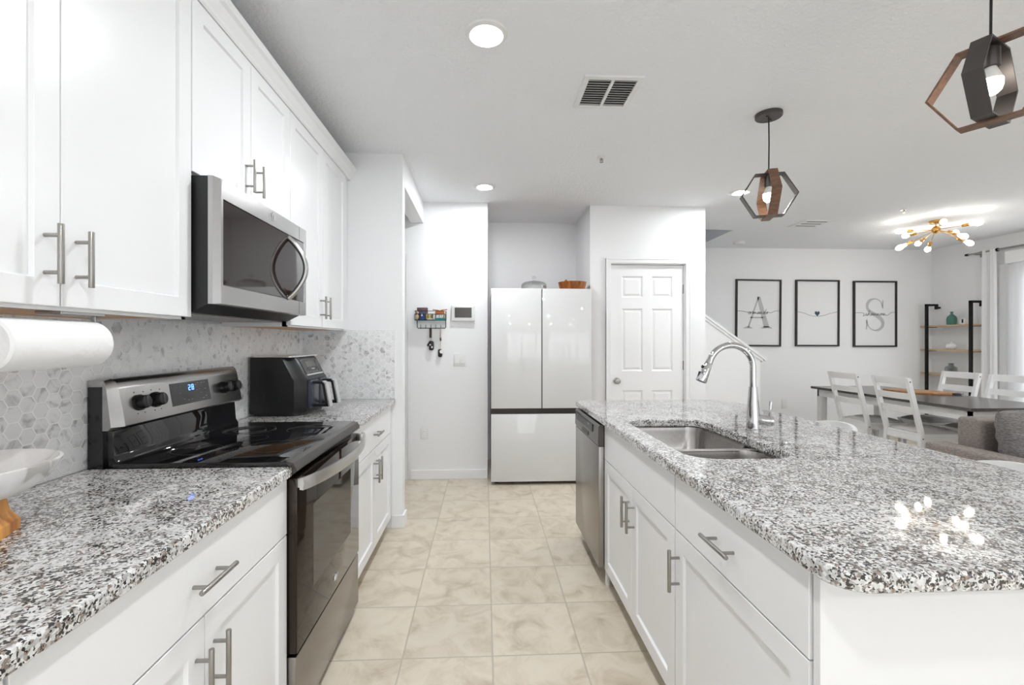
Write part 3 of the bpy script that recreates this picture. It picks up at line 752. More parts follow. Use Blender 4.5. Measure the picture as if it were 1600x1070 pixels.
b = B(); b.prism([(-1.268, .90), (-1.180, .90), (-1.186, .928), (-1.196, .945), (-1.203, 1.032), (-1.268, 1.032)], RY0 + .012, RY1 - .004, XZ, bev=.004); b.box(-1.268, -1.2215, RY0 - .001, RY0 + .0225, .90, 1.170); b.box(-1.268, -1.2215, RB1 - .0225, RB1 + .001, .912, 1.170); obj('lower_panel', b, 'blackgloss', t, 30)
ax_ = Vector((.9849, 0, .173))       # outward normal of the sloped face
def on_face(y, z):                   # point on the sloped control face
    k = (z - 1.040) / .125
    return Vector((-1.170 - .022 * k, y, z))
for y in (1.612, 1.692, 2.125, 2.195):
    p = on_face(y, 1.108); b = B()
    b.cyl(p, p + ax_ * .010, .028, .027, 28); b.cyl(p + ax_ * .009, p + ax_ * .032, .024, .022, 28, bev=.002)
    kb = obj('knob', b, 'black', t)
    b = B(); q = p + ax_ * .028; b.box(-.004, .006, -.006, .006, -.020, .020, .002); b.xform(Matrix.Translation(q) @ Matrix.Rotation(-.174, 4, 'Y')); obj('grip', b, 'blackgloss', kb)
def face_quad(y0, y1, z0, z1, d0, d1):
    b = B(); c4 = [on_face(y0, z0), on_face(y1, z0), on_face(y1, z1), on_face(y0, z1)]
    b.raw([p + ax_ * d0 for p in c4] + [p + ax_ * d1 for p in c4], [(0, 1, 2, 3), (4, 5, 6, 7)] + [(i, (i + 1) % 4, 4 + (i + 1) % 4, 4 + i) for i in range(4)]); return b
dp = obj('display', face_quad(1.775, 2.015, 1.070, 1.155, -.004, .001), 'blackgloss', t, 0)
b = B()                      # clock digits 2:8 in blue strokes
def seg_digits(b, y, z, w, h_, segs, put):
    S = {'a': ((0, 1), (1, 1)), 'b': ((1, .5), (1, 1)), 'c': ((1, 0), (1, .5)), 'd': ((0, 0), (1, 0)), 'e': ((0, 0), (0, .5)), 'f': ((0, .5), (0, 1)), 'g': ((0, .5), (1, .5))}
    for s_ in segs:
        (u0, v0), (u1, v1) = S[s_]; b.cyl(put(y + u0 * w, z + v0 * h_), put(y + u1 * w, z + v1 * h_), .0016, n=6)
pf = lambda y, z: on_face(y, z) + ax_ * .0016
seg_digits(b, 1.880, 1.122, .010, .020, 'abged', pf); seg_digits(b, 1.900, 1.122, .010, .020, 'abcdefg', pf)
obj('clock_digits', b, 'bluelight', dp)
for y, z in ((1.815, 1.14), (1.832, 1.14), (1.825, 1.115), (1.845, 1.09), (1.87, 1.085), (1.89, 1.085), (1.925, 1.14), (1.94, 1.145), (1.93, 1.118), (1.945, 1.12), (1.955, 1.105), (1.965, 1.145), (1.985, 1.145), (1.985, 1.118), (1.985, 1.088), (1.965, 1.082)):
    b = B(); p = pf(y, z); b.cyl(p + Vector((0, -.004, 0)), p + Vector((0, .004, 0)), .0010, n=5)
    obj('button_mark', b, 'markgrey', dp)
for y in (1.612, 1.692, 2.125, 2.195):
    for dy, dz in ((-.012, .036), (.03, .034), (-.01, -.036), (.022, -.036)):
        b = B(); p = on_face(y + dy, 1.108 + dz); b.cyl(p - ax_ * .0005, p + ax_ * .0008, .0022, n=8); obj('control_mark', b, 'inkdark', t)
# oven door and drawer
b = B(); b.box(-.650, -.613, RY0 + .003, RY1 - .003, .292, .868, .004); od = obj('oven_door', b, 'ovenglass', t)
b = B(); b.box(-.6135, -.6122, 1.66, 2.115, .44, .735, .0004); obj('door_window', b, 'ovenwin', od, 0)
hp = []; N_ = 28
vs, fs = [], []
for k in range(N_ + 1):
    q = k / N_; y = RY0 - .002 + q * (RY1 - RY0 + .004); bow = .062 * (1 - (2 * q - 1) ** 2) ** .8
    x = -.596 + bow
    for dx, dz in ((-.007, -.019), (.004, -.021), (.007, 0), (.004, .021), (-.007, .019)): vs.append((x + dx, y, .852 + dz))
for k in range(N_):
    for q in range(5): fs.append((k * 5 + q, k * 5 + (q + 1) % 5, k * 5 + 5 + (q + 1) % 5, k * 5 + 5 + q))
fs += [(0, 1, 2, 3, 4), tuple(range(N_ * 5, N_ * 5 + 5))]
b = B(); b.raw(vs, fs)
for y in (RY0 + .02, RY1 - .02): b.box(-.615, -.585, y - .014, y + .014, .836, .868, .003)
obj('door_handle', b, M['brightsteel'], od, 40)
def swoosh(put, s):                  # small maker's mark: a slanted script stroke with a ring
    b = B(); pts = [(-.5, -.1), (-.38, .25), (-.3, -.2), (-.18, .3), (-.1, -.25), (.02, .45), (.05, -.3), (.15, .2), (.25, -.2), (.38, .3), (.5, -.1)]
    b.tube([put(u * s, v * s) for u, v in pts], .0016, 5)
    b.tube([put(.55 * s * math.cos(a) * .9, .28 * s * math.sin(a) + .1 * s) for a in [2.6 + k * .28 for k in range(14)]], .0010, 5)
    return b
obj('emblem', swoosh(lambda u, v: (-.6122, 1.91 + u, .345 + v), .045), M['silver'], od)
b = B(); b.box(-.650, -.616, RY0 + .003, RY1 - .003, .045, .282, .004); obj('storage_drawer', b, M['steelv'], t)

# ------------------------------------------------------------------ microwave
t = thing('microwave', 'stainless over-the-range microwave with dark glass door under short wall cabinet', 'microwave', (-1.06, 1.89, 1.40))
MY0, MY1 = 1.522, 2.256
b = B(); b.prism([(-1.271, 1.412), (-.955, 1.412), (-.900, 1.440), (-.900, 1.858), (-1.271, 1.858)], MY0 + .004, MY1 - .004, XZ); obj('body', b, 'black', t, 0)
b = B(); b.prism([(-1.25, 1.407), (-.97, 1.407), (-.97, 1.413), (-1.25, 1.413)], MY0 + .03, MY1 - .03, XZ); obj('vent_plate', b, 'darksteel', t, 0)
# door: chamfered stainless frame with an opening
def fr(y0, y1, z0, z1, x): return [(x, y0, z0), (x, y1, z0), (x, y1, z1), (x, y0, z1)]
R_ = [fr(MY0, MY1, 1.440, 1.858, -.898), fr(MY0 + .002, MY1 - .001, 1.440, 1.858, -.884), fr(MY0 + .018, MY1 - .003, 1.442, 1.853, -.866), fr(MY0 + .030, MY1 - .024, 1.503, 1.790, -.866), fr(MY0 + .032, MY1 - .026, 1.505, 1.788, -.871)]
vs = [p for r in R_ for p in r]; fs = [(0, 1, 2, 3), (16, 17, 18, 19)]
for i in range(4):
    for k in range(4): fs.append((i * 4 + k, i * 4 + (k + 1) % 4, i * 4 + 4 + (k + 1) % 4, i * 4 + 4 + k))
b = B(); b.raw(vs, fs); dr = obj('door', b, 'steel', t, 0)
b = B(); b.box(-.876, -.868, MY0 + .033, MY1 - .027, 1.506, 1.787, .001); obj('door_glass', b, 'mwglass', dr, 0)
for q0, q1 in ((1.443, 1.503), (1.79, 1.853)):
    b = B(); b.box(-.867, -.8656, 2.172, 2.174, q0, q1); obj('door_seam', b, 'gasket', dr, 0)
pts, rs = [], []
for k in range(21):
    q = k / 20; pts.append((-.867 + .072 * math.sin(PI * q) ** .85, 2.055 + .012 * math.sin(PI * q), 1.507 + .268 * q)); rs.append(.0115)
b = B(); b.tube(pts, rs, 14); obj('door_handle', b, 'steel', dr)
obj('emblem', swoosh(lambda u, v: (-.8658, 1.90 + u, 1.822 + v), .05), M['silver'], dr)

# ------------------------------------------------------------------ air fryer
t = thing('air_fryer', 'black two-basket air fryer with silver-edged handles on the corner counter', 'air fryer', (-1.03, 2.72, .91))
FY0, FY1 = 2.50, 2.895; fx = -.970
prof = [(-1.255, .925), (fx - .012, .925), (fx, .94), (fx, 1.105), (fx - .010, 1.118), (fx - .060, 1.215), (fx - .075, 1.228), (-1.255, 1.228)]
n = len(prof)
vs, fs = [], []; prs = []
for (y, ins, z_s) in ((FY0, .055, .0), (FY0 + .045, .004, 0), (FY0 + .07, 0, 0), (FY1 - .07, 0, 0), (FY1 - .045, .004, 0), (FY1, .055, 0)):
    prs.append([(x - (ins if x > -1.1 else 0), y, z) for x, z in prof])
vs = [p for q in prs for p in q]
for i in range(len(prs) - 1):
    for k in range(n): fs.append((i * n + k, i * n + (k + 1) % n, i * n + n + (k + 1) % n, i * n + n + k))
fs += [tuple(range(n)), tuple(range((len(prs) - 1) * n, len(prs) * n))]
b = B(); b.raw(vs, fs); obj('housing', b, 'charcoal', t, 35)
b = B(); b.prism(rrect(-1.25, fx - .03, FY0 + .01, FY1 - .01, .04), .911, .926); obj('base', b, 'black', t)
b = B(); b.prism(rrect(-1.256, fx - .062, FY0 + .004, FY1 - .004, .03), 1.2275, 1.236, bev=.002); obj('top_trim', b, 'silver', t)
b = B(); b.box(-1.266, -1.256, FY0 + .02, FY0 + .028, 1.02, 1.18); obj('rear_spacer', b, 'silver', t, 0)
for xv in (-1.19, -1.11):
    b = B(); b.box(xv, xv + .006, FY0 - .001, FY0 + .002, .985, 1.03); obj('side_vent', b, 'black', t, 0)
def slope(y, k, d=0.0):              # k 0..1 up the sloped control face
    return Vector((fx - .010 - .050 * k + d * .889, y, 1.118 + .097 * k + d * .458))
def slope_quad(y0, y1, k0, k1, d0, d1):
    b = B(); f_ = lambda d: [slope(y0, k0, d), slope(y1, k0, d), slope(y1, k1, d), slope(y0, k1, d)]
    b.raw(f_(d0) + f_(d1), [(0, 1, 2, 3), (4, 5, 6, 7)] + [(i, (i + 1) % 4, 4 + (i + 1) % 4, 4 + i) for i in range(4)]); return b
cp = obj('control_panel', slope_quad(FY0 + .075, FY1 - .075, .10, .97, -.002, .002), 'blackgloss', t, 0)
b = slope_quad(FY0 + .073, FY1 - .073, .06, .13, 0, .004); obj('panel_trim', b, 'silver', cp, 0)
b = slope_quad(FY0 + .13, FY1 - .13, .55, .85, .0015, .0026); obj('screen', b, 'screen', cp, 0)
for k in range(6):
    b = B(); p = slope(FY0 + .11 + k * .035, .24, .0026); b.cyl(p - Vector((0, .005, 0)), p + Vector((0, .005, 0)), .0013, n=6); obj('button_mark', b, 'markgrey', cp)
b = B(); p = slope(2.70, .40, .0026); b.cyl(p - Vector((0, .02, 0)), p + Vector((0, .02, 0)), .003, n=6); obj('display_bar', b, 'markgrey', cp)
for y0, y1 in ((FY0 + .055, 2.692), (2.703, FY1 - .055)):
    b = B(); b.prism(rrect(y0, y1, .945, 1.10, .02), fx - .03, fx + .010, YZ, bev=.004); bk = obj('basket_front', b, M['slate'], t)
    ym = (y0 + y1) / 2; b = B(); hw = .023
    prof2 = [(fx + .008, 1.092), (fx + .060, 1.092), (fx + .074, 1.082), (fx + .098, .952), (fx + .010, .962), (fx + .010, .976), (fx + .076, .968), (fx + .058, 1.074), (fx + .008, 1.078)]
    # closed loop handle: outer and inner outline
    b.prism([(fx + .008, 1.092), (fx + .062, 1.092), (fx + .076, 1.080), (fx + .078, 1.070), (fx + .060, 1.068), (fx + .056, 1.076), (fx + .008, 1.078)], ym - hw, ym + hw, XZ)
    b.prism([(fx + .060, 1.070), (fx + .077, 1.074), (fx + .098, .952), (fx + .080, .950)], ym - hw, ym + hw, XZ)
    b.prism([(fx + .008, .962), (fx + .008, .948), (fx + .098, .950), (fx + .082, .966)], ym - hw, ym + hw, XZ)
    hd = obj('handle', b, 'charcoal', bk, 0)
    b = B(); b.prism([(fx + .062, 1.0925), (fx + .080, 1.082), (fx + .103, .950), (fx + .095, .950), (fx + .073, 1.078), (fx + .058, 1.0925)], ym - hw - .002, ym + hw + .002, XZ); obj('silver_edge', b, 'silver', hd, 0)

# ------------------------------------------------------------------ island
IX, IF = .661, .640
base_unit('white island sink cabinet with two doors beside the dishwasher', 1.506, 2.402, ((1.506, 1.954, 1), (1.954, 2.402, -1)), True, side=-1, front=IF, back=1.32, name='island_cabinet', false_front=True, hollow=True, group='island cabinets')
base_unit('white island cabinet with one drawer and one door nearest the camera', .868, 1.502, ((.868, 1.502, 1),), True, side=-1, front=IF, back=1.32, name='island_cabinet', group='island cabinets')
t = thing('island_back_panel', 'white panelling closing the near end and back of the island', 'panel', (1.1, 1.9, 0))
b = B(); b.box(.645, 1.34, .846, .864, 0, .874); obj('end_panel', b, 'cab', t, 0)
b = B(); b.box(1.322, 1.34, .865, 3.06, 0, .874); b.box(.66, 1.32, 3.03, 3.06, 0, .874); obj('back_panel', b, 'cab', t, 0)
outer = []
X0, X1, Y0, Y1 = .622, 1.684, .765, 3.105
for cx, cy, r, a0 in ((X1 - .24, Y1 - .24, .24, 0), (X0 + .02, Y1 - .02, .02, PI / 2), (X0 + .065, Y0 + .065, .065, PI), (X1 - .065, Y0 + .065, .065, 1.5 * PI)):
    for k in range(9):
        a = a0 + PI / 2 * k / 8; outer.append((cx + r * math.cos(a), cy + r * math.sin(a)))
hole = rrect(.724, 1.112, 1.545, 2.325, .10, 8)
solo('island_countertop', slab(outer, .875, .91, hole), 'granite', 'large speckled granite island top with the sink cut into it', 'countertop', smooth=13)
# sink
t = thing('kitchen_sink', 'stainless double-bowl undermount sink set in the granite island', 'sink', (.92, 1.93, .68))
def bowl(y0, y1):
    b = B(); b.bm.free(); b.bm = bmesh.new(); tm = b.bm
    spec = ((0, .872, .07), (.004, .85, .07), (.016, .70, .07), (.030, .685, .06), (.06, .682, .05)); rings_ = []
    for d, z, r in spec: rings_.append([tm.verts.new((x, y, z)) for x, y in rrect(.728 + d, 1.106 - d, y0 + d, y1 - d, r, 6)])
    n = len(rings_[0])
    for a, c_ in zip(rings_, rings_[1:]):
        for i in range(n): tm.faces.new((a[i], a[(i + 1) % n], c_[(i + 1) % n], c_[i]))
    tm.faces.new(rings_[-1]); bmesh.ops.recalc_face_normals(tm, faces=tm.faces[:]); return b
for y0, y1 in ((1.555, 1.812), (1.838, 2.315)):
    bo = obj('bowl', bowl(y0, y1), 'sinksteel', t, 50)
    b = B(); b.lathe([(0, .6825), (.022, .6825), (.028, .684), (.042, .6845), (.044, .683)], (.917, (y0 + y1) / 2, 0), 24); obj('drain', b, 'chrome', bo)
b = B(); b.box(.71, .7295, 1.53, 2.34, .868, .8745); b.box(1.105, 1.125, 1.53, 2.34, .868, .8745); b.box(.72, 1.115, 1.53, 1.556, .8682, .8743); b.box(.72, 1.115, 2.314, 2.34, .8682, .8743); b.box(.727, 1.107, 1.811, 1.839, .850, .8735, .003)
obj('rim', b, 'sinksteel', t, 0)
# faucet
fb = Vector((1.228, 2.027, .91))
t = thing('kitchen_faucet', 'tall chrome gooseneck pull-down faucet behind the sink', 'faucet', tuple(fb))
b = B(); b.lathe([(0, 0), (.034, 0), (.034, .006), (.030, .010), (.0285, .05), (.0185, .195), (.0185, .198), (0, .198)], tuple(fb), 36); obj('base', b, 'chrome', t)
pts = [fb + Vector((0, 0, .195)), fb + Vector((0, 0, .285))]
cxa, cza, ra = fb.x - .104, 1.195, .104
for k in range(0, 21):
    a = math.radians(160) * k / 20; pts.append(Vector((cxa + ra * math.cos(a), fb.y, cza + ra * math.sin(a))))
b = B(); b.tube(pts, .0145, 16); obj('spout', b, 'chrome', t, 50)
e = pts[-1]; d = (pts[-1] - pts[-2]).normalized()
b = B(); b.cyl(e, e + d * .015, .0155, .0165, 24); b.cyl(e + d * .015, e + d * .105, .0165, .0245, 28, bev=.002); sh = obj('spray_head', b, 'chrome', t, 40)
q = Vector((d.z, 0, -d.x)); q = q if q.x < 0 else -q
b = B(); b.cyl(e + d * .04 + q * .014, e + d * .04 + q * .024, .008, .007, 14, bev=.001); b.cyl(e + d * .09 + q * .018, e + d * .065 + q * .0215, .006, .006, 10); obj('spray_button', b, 'black', sh)
b = B(); b.cyl(e + d * .1045, e + d * .1065, .020, n=24); obj('nozzle', b, 'black', sh)
b = B(); b.cyl(fb + Vector((0, 0, .052)), fb + Vector((.074, -.032, .046)), .0235, .0235, 28, bev=.003); hd = obj('handle_body', b, 'chrome', t, 40)
b = B(); b.cyl(fb + Vector((.060, -.025, .056)), fb + Vector((.066, -.026, .135)), .0055, .0065, 14, bev=.001); obj('lever', b, 'chrome', hd, 40)
b = B(); b.lathe([(0, 0), (.021, 0), (.021, .004), (.014, .006), (.013, .014), (.011, .018), (0, .019)], (1.185, 1.745, .91), 24)
solo('air_gap_cap', b, 'chrome', 'small chrome air gap cap on the island beside the sink', 'cap')
# dishwasher
t = thing('dishwasher', 'stainless dishwasher at the far end of the island', 'dishwasher', (.95, 2.71, 0))
DY0, DY1 = 2.410, 3.022
b = B(); b.box(.66, 1.30, DY0 + .004, DY1 - .004, .09, .870); obj('body', b, 'black', t, 0)
b = B(); b.box(.69, .72, DY0 + .004, DY1 - .004, 0, .10); obj('toe_kick', b, 'kick', t, 0)
for y in (DY1 - .03, DY0 + .03):
    b = B(); b.cyl((.668, y, 0), (.668, y, .09), .014, n=12); obj('foot', b, 'whiteplastic', t)
b = B(); b.box(.610, .662, DY0, DY1, .103, .752, .004); obj('door', b, 'steelv', t)
b = B(); b.prism([(.662, .754), (.611, .754), (.606, .770), (.609, .858), (.618, .868), (.662, .868)], DY0 - .001, DY1 + .001, XZ); cp = obj('control_panel', b, 'darksteel', t, 0)
b = B(); b.prism(rrect(DY0 + .12, DY1 - .06, .806, .848, .012), .604, .609, YZ); obj('pocket_handle', b, 'black', cp, 0)
b = B(); b.prism(rrect(DY0 + .22, DY1 - .22, .765, .790, .008), .604, .609, YZ); obj('latch', b, 'black', cp, 0)
for y in (DY1 - .09, DY0 + .2, DY0 + .23):
    b = B(); b.cyl((.6045, y, .838), (.6030, y, .838), .006, n=10); obj('button_mark', b, 'silver', cp)

# ------------------------------------------------------------------ refrigerator and what stands on it
FX0, FX1 = .060, .985
t = thing('refrigerator', 'white glass-front french-door refrigerator standing in the wall recess', 'refrigerator', (.52, 4.5, 0))
b = B(); b.box(FX0 + .004, FX1 - .004, 4.205, 4.90, .03, 1.785, .003); obj('body', b, 'fridgeside', t, 0)
b = B(); b.box(FX0 + .006, FX1 - .006, 4.19, 4.206, .028, 1.78); b.box(.5222, .5308, 4.156, 4.192, .70, 1.79); b.box(FX0 + .004, FX1 - .004, 4.160, 4.192, .650, .698); obj('gasket', b, 'gasket', t, 0)
for nm, a, c_, z0, z1 in (('left_door', FX0, .522, .700, 1.797), ('right_door', .531, FX1, .700, 1.797), ('freezer_drawer', FX0, FX1, .030, .648)):
    b = B(); b.box(a, c_, 4.15, 4.158, z0, z1, .002); b2 = obj('freezer_drawer' if 'freezer' in nm else 'door', b, 'fridge', t)
    b = B(); b.box(a + .001, c_ - .001, 4.158, 4.192, z0 + .001, z1 - .001); obj('door_core', b, 'fridgeside', b2, 0)
for x in (FX0 + .05, FX1 - .05):
    b = B(); b.cyl((x, 4.24, 0), (x, 4.24, .032), .02, n=14); obj('foot', b, 'black', t)
for x in (FX0 + .04, FX1 - .09):
    b = B(); b.box(x, x + .05, 4.19, 4.30, 1.784, 1.797, .003); obj('hinge_cover', b, 'gasket', t, 0)
zt = 1.7855
t = thing('cake_dome', 'clear glass cake dome on top of the refrigerator', 'cake dome', (.485, 4.45, zt))
c_ = (.485, 4.45, zt)
b = B(); b.lathe([(0, 0), (.125, 0), (.13, .006), (.125, .010), (0, .010)], c_, 40); obj('plate', b, 'clearglass', t)
b = B(); b.lathe([(.126, .011), (.128, .06), (.124, .085), (.105, .104), (.05, .117), (.0, .120), (.0, .116), (.05, .113), (.102, .100), (.120, .083), (.124, .06), (.122, .011)], c_, 48); dm = obj('dome', b, 'clearglass', t, 60)
b = B(); b.lathe([(0, .119), (.014, .119), (.011, .130), (.020, .142), (.022, .154), (.014, .166), (0, .168)], c_, 24); obj('dome_knob', b, 'clearglass', dm, 60)
b = B(); c_ = (.858, 4.42, zt)
b.lathe([(0, 0), (.112, 0), (.138, .098), (.140, .102), (.134, .102), (.108, .012), (0, .010)], c_, 20)
solo('wooden_bowl', b, 'bowlwood', 'reddish wooden salad bowl on top of the refrigerator', 'bowl', smooth=20)
b = B(); b.cyl((.826, 4.45, zt + .014), (.80, 4.44, zt + .118), .008, .010, 10); b.sphere((.80, 4.44, zt + .118), .017, .9, .7, 1)
solo('wooden_spoon', b, 'bowlwood', 'tip of a wooden server poking out of the salad bowl', 'utensil')
b = B(); b.sphere((1.004 - .05, 4.60, zt + .036), .036, .8, .8, 1); b.cyl((1.004 - .05, 4.60, zt + .06), (1.004 - .05, 4.60, zt + .075), .008, n=8)
solo('small_jar', b, 'plum', 'small dark round jar behind the wooden bowl on the refrigerator', 'jar')

# ------------------------------------------------------------------ hall wall: tablet, switch, outlets, key rack
def plate(name, label, cat, cx_, cz, w_, h_, yf, group=None):
    t = thing(name, label, cat, (cx_, yf, cz - h_ / 2), group)
    b = B(); b.box(cx_ - w_ / 2, cx_ + w_ / 2, yf - .007, yf + .001, cz - h_ / 2, cz + h_ / 2, .003); obj('cover_plate', b, 'whiteplastic', t)
    return t
t = thing('wall_tablet', 'white wall control tablet with grey screen right of the key rack', 'control panel', (-.202, 4.36, 1.50))
b = B(); b.prism(rrect(-.312, -.092, 1.506, 1.658, .014), 4.34, 4.371, XZ, bev=.004); bd = obj('casing', b, 'whiteplastic', t)
b = B(); b.box(-.283, -.122, 4.3385, 4.3405, 1.538, 1.634); obj('screen', b, 'screen', t, 0)
t = plate('light_switch', 'white double rocker light switch below the wall tablet', 'light switch', -.236, 1.137, .118, .122, 4.37)
for x in (-.262, -.210):
    b = B(); b.prism([(4.358, 1.103), (4.366, 1.103), (4.366, 1.171), (4.361, 1.171)], x - .017, x + .017, YZ); obj('rocker', b, 'whiteplastic', t, 0)
def outlet(label, cx_, cz, yf, s=1.0):
    t = plate('wall_outlet', label, 'outlet', cx_, cz, .072 * s, .114 * s, yf, 'wall outlets')
    for dz in (-.02, .02):
        b = B(); b.prism(rrect(cx_ - .016, cx_ + .016, cz + dz - .014, cz + dz + .014, .008), yf - .010, yf - .006, XZ); so = obj('socket', b, 'trim', t)
        b = B()
        for dx in (-.006, .006): b.box(cx_ + dx - .001, cx_ + dx + .001, yf - .0106, yf - .0098, cz + dz - .004, cz + dz + .005)
        obj('slot', b, 'ventgap', so, 0)
outlet('white outlet low on the hall wall beneath the key rack', -.573, .435, 4.37)
outlet('white outlet on the far wall below the heart print', 4.293, .412, 6.33, 1.15)

RX0, RX1, RYF, RZ = -.652, -.366, 4.285, 1.512
t = thing('key_rack', 'black wire mail rack with key hooks on the hall wall', 'key rack', (-.51, 4.33, RZ - .08))
b = B()
for z in (RZ, RZ + .055, RZ + .085): b.tube([(RX0, 4.366, z), (RX0, RYF, z), (RX1, RYF, z), (RX1, 4.366, z)], .0028, 6)
for k in range(6): b.tube([(RX0 + k * (RX1 - RX0) / 5, RYF, RZ), (RX0 + k * (RX1 - RX0) / 5, RYF, RZ + .055)], .0018, 6)
b.tube([(RX0, 4.366, RZ), (RX0, 4.366, RZ + .085)], .0028, 6); b.tube([(RX1, 4.366, RZ), (RX1, 4.366, RZ + .085)], .0028, 6)
obj('basket', b, 'blackmetal', t)
b = B(); b.box(RX0, RX1, RYF, 4.366, RZ - .003, RZ + .002); b.box(-.46, RX1, RYF - .002, RYF + .002, RZ, RZ + .02); obj('tray', b, 'teal', t, 0)
b = B(); b.tube([(RX0 + .013, 4.364, RZ), (RX0 + .013, 4.364, RZ - .066), (RX0 + .021, 4.364, RZ - .074), (RX1 - .010, 4.364, RZ - .074), (RX1 - .002, 4.364, RZ - .066), (RX1 - .002, 4.364, RZ)], .0032, 6); obj('hook_rail', b, 'blackmetal', t)
for k in range(5):
    x = -.606 + k * .0475; b = B(); b.tube([(x, 4.364, RZ - .040), (x, 4.362, RZ - .068), (x, 4.352, RZ - .078), (x, 4.344, RZ - .070)], .0022, 6); obj('hook', b, 'blackmetal', t)
z0 = RZ + .003
b = B(); b.box(-.637, -.537, 4.335, 4.362, z0, z0 + .118, .004); solo('leather_wallet', b, 'plum', 'plum-brown folded wallet standing at the back of the key rack', 'wallet')
b = B(); b.sphere((-.632, 4.305, z0 + .028), .020, .8, .8, 1.4); b.sphere((-.628, 4.302, z0 + .066), .013); solo('figurine', b, 'tan', 'tan little figurine at the left end of the key rack', 'figurine')
t = thing('card_pack', 'blue card packet standing in the key rack', 'card packet', (-.588, 4.305, z0))
b = B(); b.box(-.606, -.564, 4.296, 4.312, z0, z0 + .072, .002); obj('packet', b, 'blue', t, 0)
b = B(); b.box(-.592, -.580, 4.2948, 4.2965, z0 + .035, z0 + .058); obj('packet_mark', b, 'paper', t, 0)
t = thing('patterned_tin', 'yellow and black patterned tin in the middle of the key rack', 'tin', (-.51, 4.31, z0))
b = B(); b.prism(rrect(-.548, -.468, z0 + .002, z0 + .060, .012), 4.296, 4.325, XZ, bev=.002); obj('tin', b, 'paper', t)
b = B(); b.lathe([(0, 0), (.020, 0), (.020, .002), (0, .002)], n=18, mtx=Matrix.Translation((-.528, 4.296, z0 + .031)) @ Matrix.Rotation(PI / 2, 4, 'X')); b.box(-.505, -.480, 4.294, 4.2965, z0 + .012, z0 + .048); obj('printed_pattern', b, 'yellow', t, 0)
b = B()
for x in (-.528, -.500, -.490): b.box(x - .003, x + .003, 4.2928, 4.2945, z0 + .016, z0 + .046)
b.box(-.55, -.466, 4.295, 4.2962, z0 + .052, z0 + .056); obj('printed_bars', b, 'inkdark', t, 0)
b = B(); b.box(-.466, -.438, 4.300, 4.304, z0, z0 + .058, .001); solo('white_card', b, 'paper', 'small white card beside the patterned tin in the key rack', 'card')
t = thing('sunglasses', 'amber-brown sunglasses lying on the right of the key rack', 'sunglasses', (-.42, 4.32, z0 + .05))
for x in (-.44, -.40):
    b = B(); b.lathe([(0, -.002), (.022, -.002), (.024, 0), (.022, .002), (0, .002)], n=20, mtx=Matrix.Translation((x, 4.305, z0 + .070)) @ Matrix.Rotation(PI / 2 - .3, 4, 'X')); obj('lens', b, 'orange', t)
b = B(); b.tube([(-.49, 4.345, z0 + .098), (-.44, 4.33, z0 + .092), (-.42, 4.305, z0 + .085), (-.40, 4.33, z0 + .095), (-.355, 4.34, z0 + .100)], .004, 8); b.box(-.385, -.378, 4.30, 4.34, z0, z0 + .07); b.box(-.462, -.455, 4.30, 4.34, z0, z0 + .07); obj('frame', b, 'orange', t)
t = thing('car_keys', 'bunch of car keys on a dark leather strap, middle hook of the key rack', 'keys', (-.511, 4.345, RZ - .3), 'keys on the rack')
b = B(); b.prism(rrect(-.522, -.500, RZ - .165, RZ - .075, .005), 4.343, 4.350, XZ); obj('strap', b, 'brownleather', t)
b = B(); b.tube([(-.511 + .012 * math.cos(a), 4.346, RZ - .176 + .012 * math.sin(a)) for a in [k * PI / 8 for k in range(16)]], .002, 6, True); obj('key_ring', b, 'chrome', t)
b = B(); b.prism(rrect(-.525, -.480, RZ - .285, RZ - .195, .018), 4.336, 4.352, XZ, bev=.003); kf = obj('key_fob', b, 'keyblack', t)
b = B(); b.cyl((-.513, 4.3345, RZ - .232), (-.513, 4.3365, RZ - .232), .008, n=12); b.box(-.503, -.490, 4.3345, 4.3365, RZ - .262, RZ - .245); obj('fob_button', b, 'silver', kf)
b = B(); b.prism([(-.545, RZ - .235), (-.518, RZ - .19), (-.512, RZ - .21), (-.535, RZ - .25)], 4.340, 4.344, XZ); obj('key', b, 'keyblack', t, 0)
t = thing('lanyard_keys', 'key fob on a long pink cord, right hook of the key rack', 'keys', (-.417, 4.345, RZ - .36), 'keys on the rack')
b = B(); b.tube([(-.416, 4.345, RZ - .075), (-.414, 4.346, RZ - .16), (-.417, 4.346, RZ - .27)], .004, 8); b.tube([(-.416, 4.345, RZ - .075), (-.419, 4.349, RZ - .16), (-.417, 4.346, RZ - .27)], .003, 8); obj('cord', b, 'pinkcord', t)
b = B(); b.cyl((-.4155, 4.346, RZ - .195), (-.4165, 4.346, RZ - .165), .007, n=10); obj('cord_slide', b, 'brownleather', t)
b = B(); b.prism(rrect(-.440, -.400, RZ - .350, RZ - .272, .018), 4.338, 4.352, XZ, bev=.003); obj('key_fob', b, 'keyblack', t)
b = B(); b.cyl((-.406, 4.330, RZ - .297), (-.406, 4.337, RZ - .297), .018, n=18); obj('charm', b, 'ceramic', t)

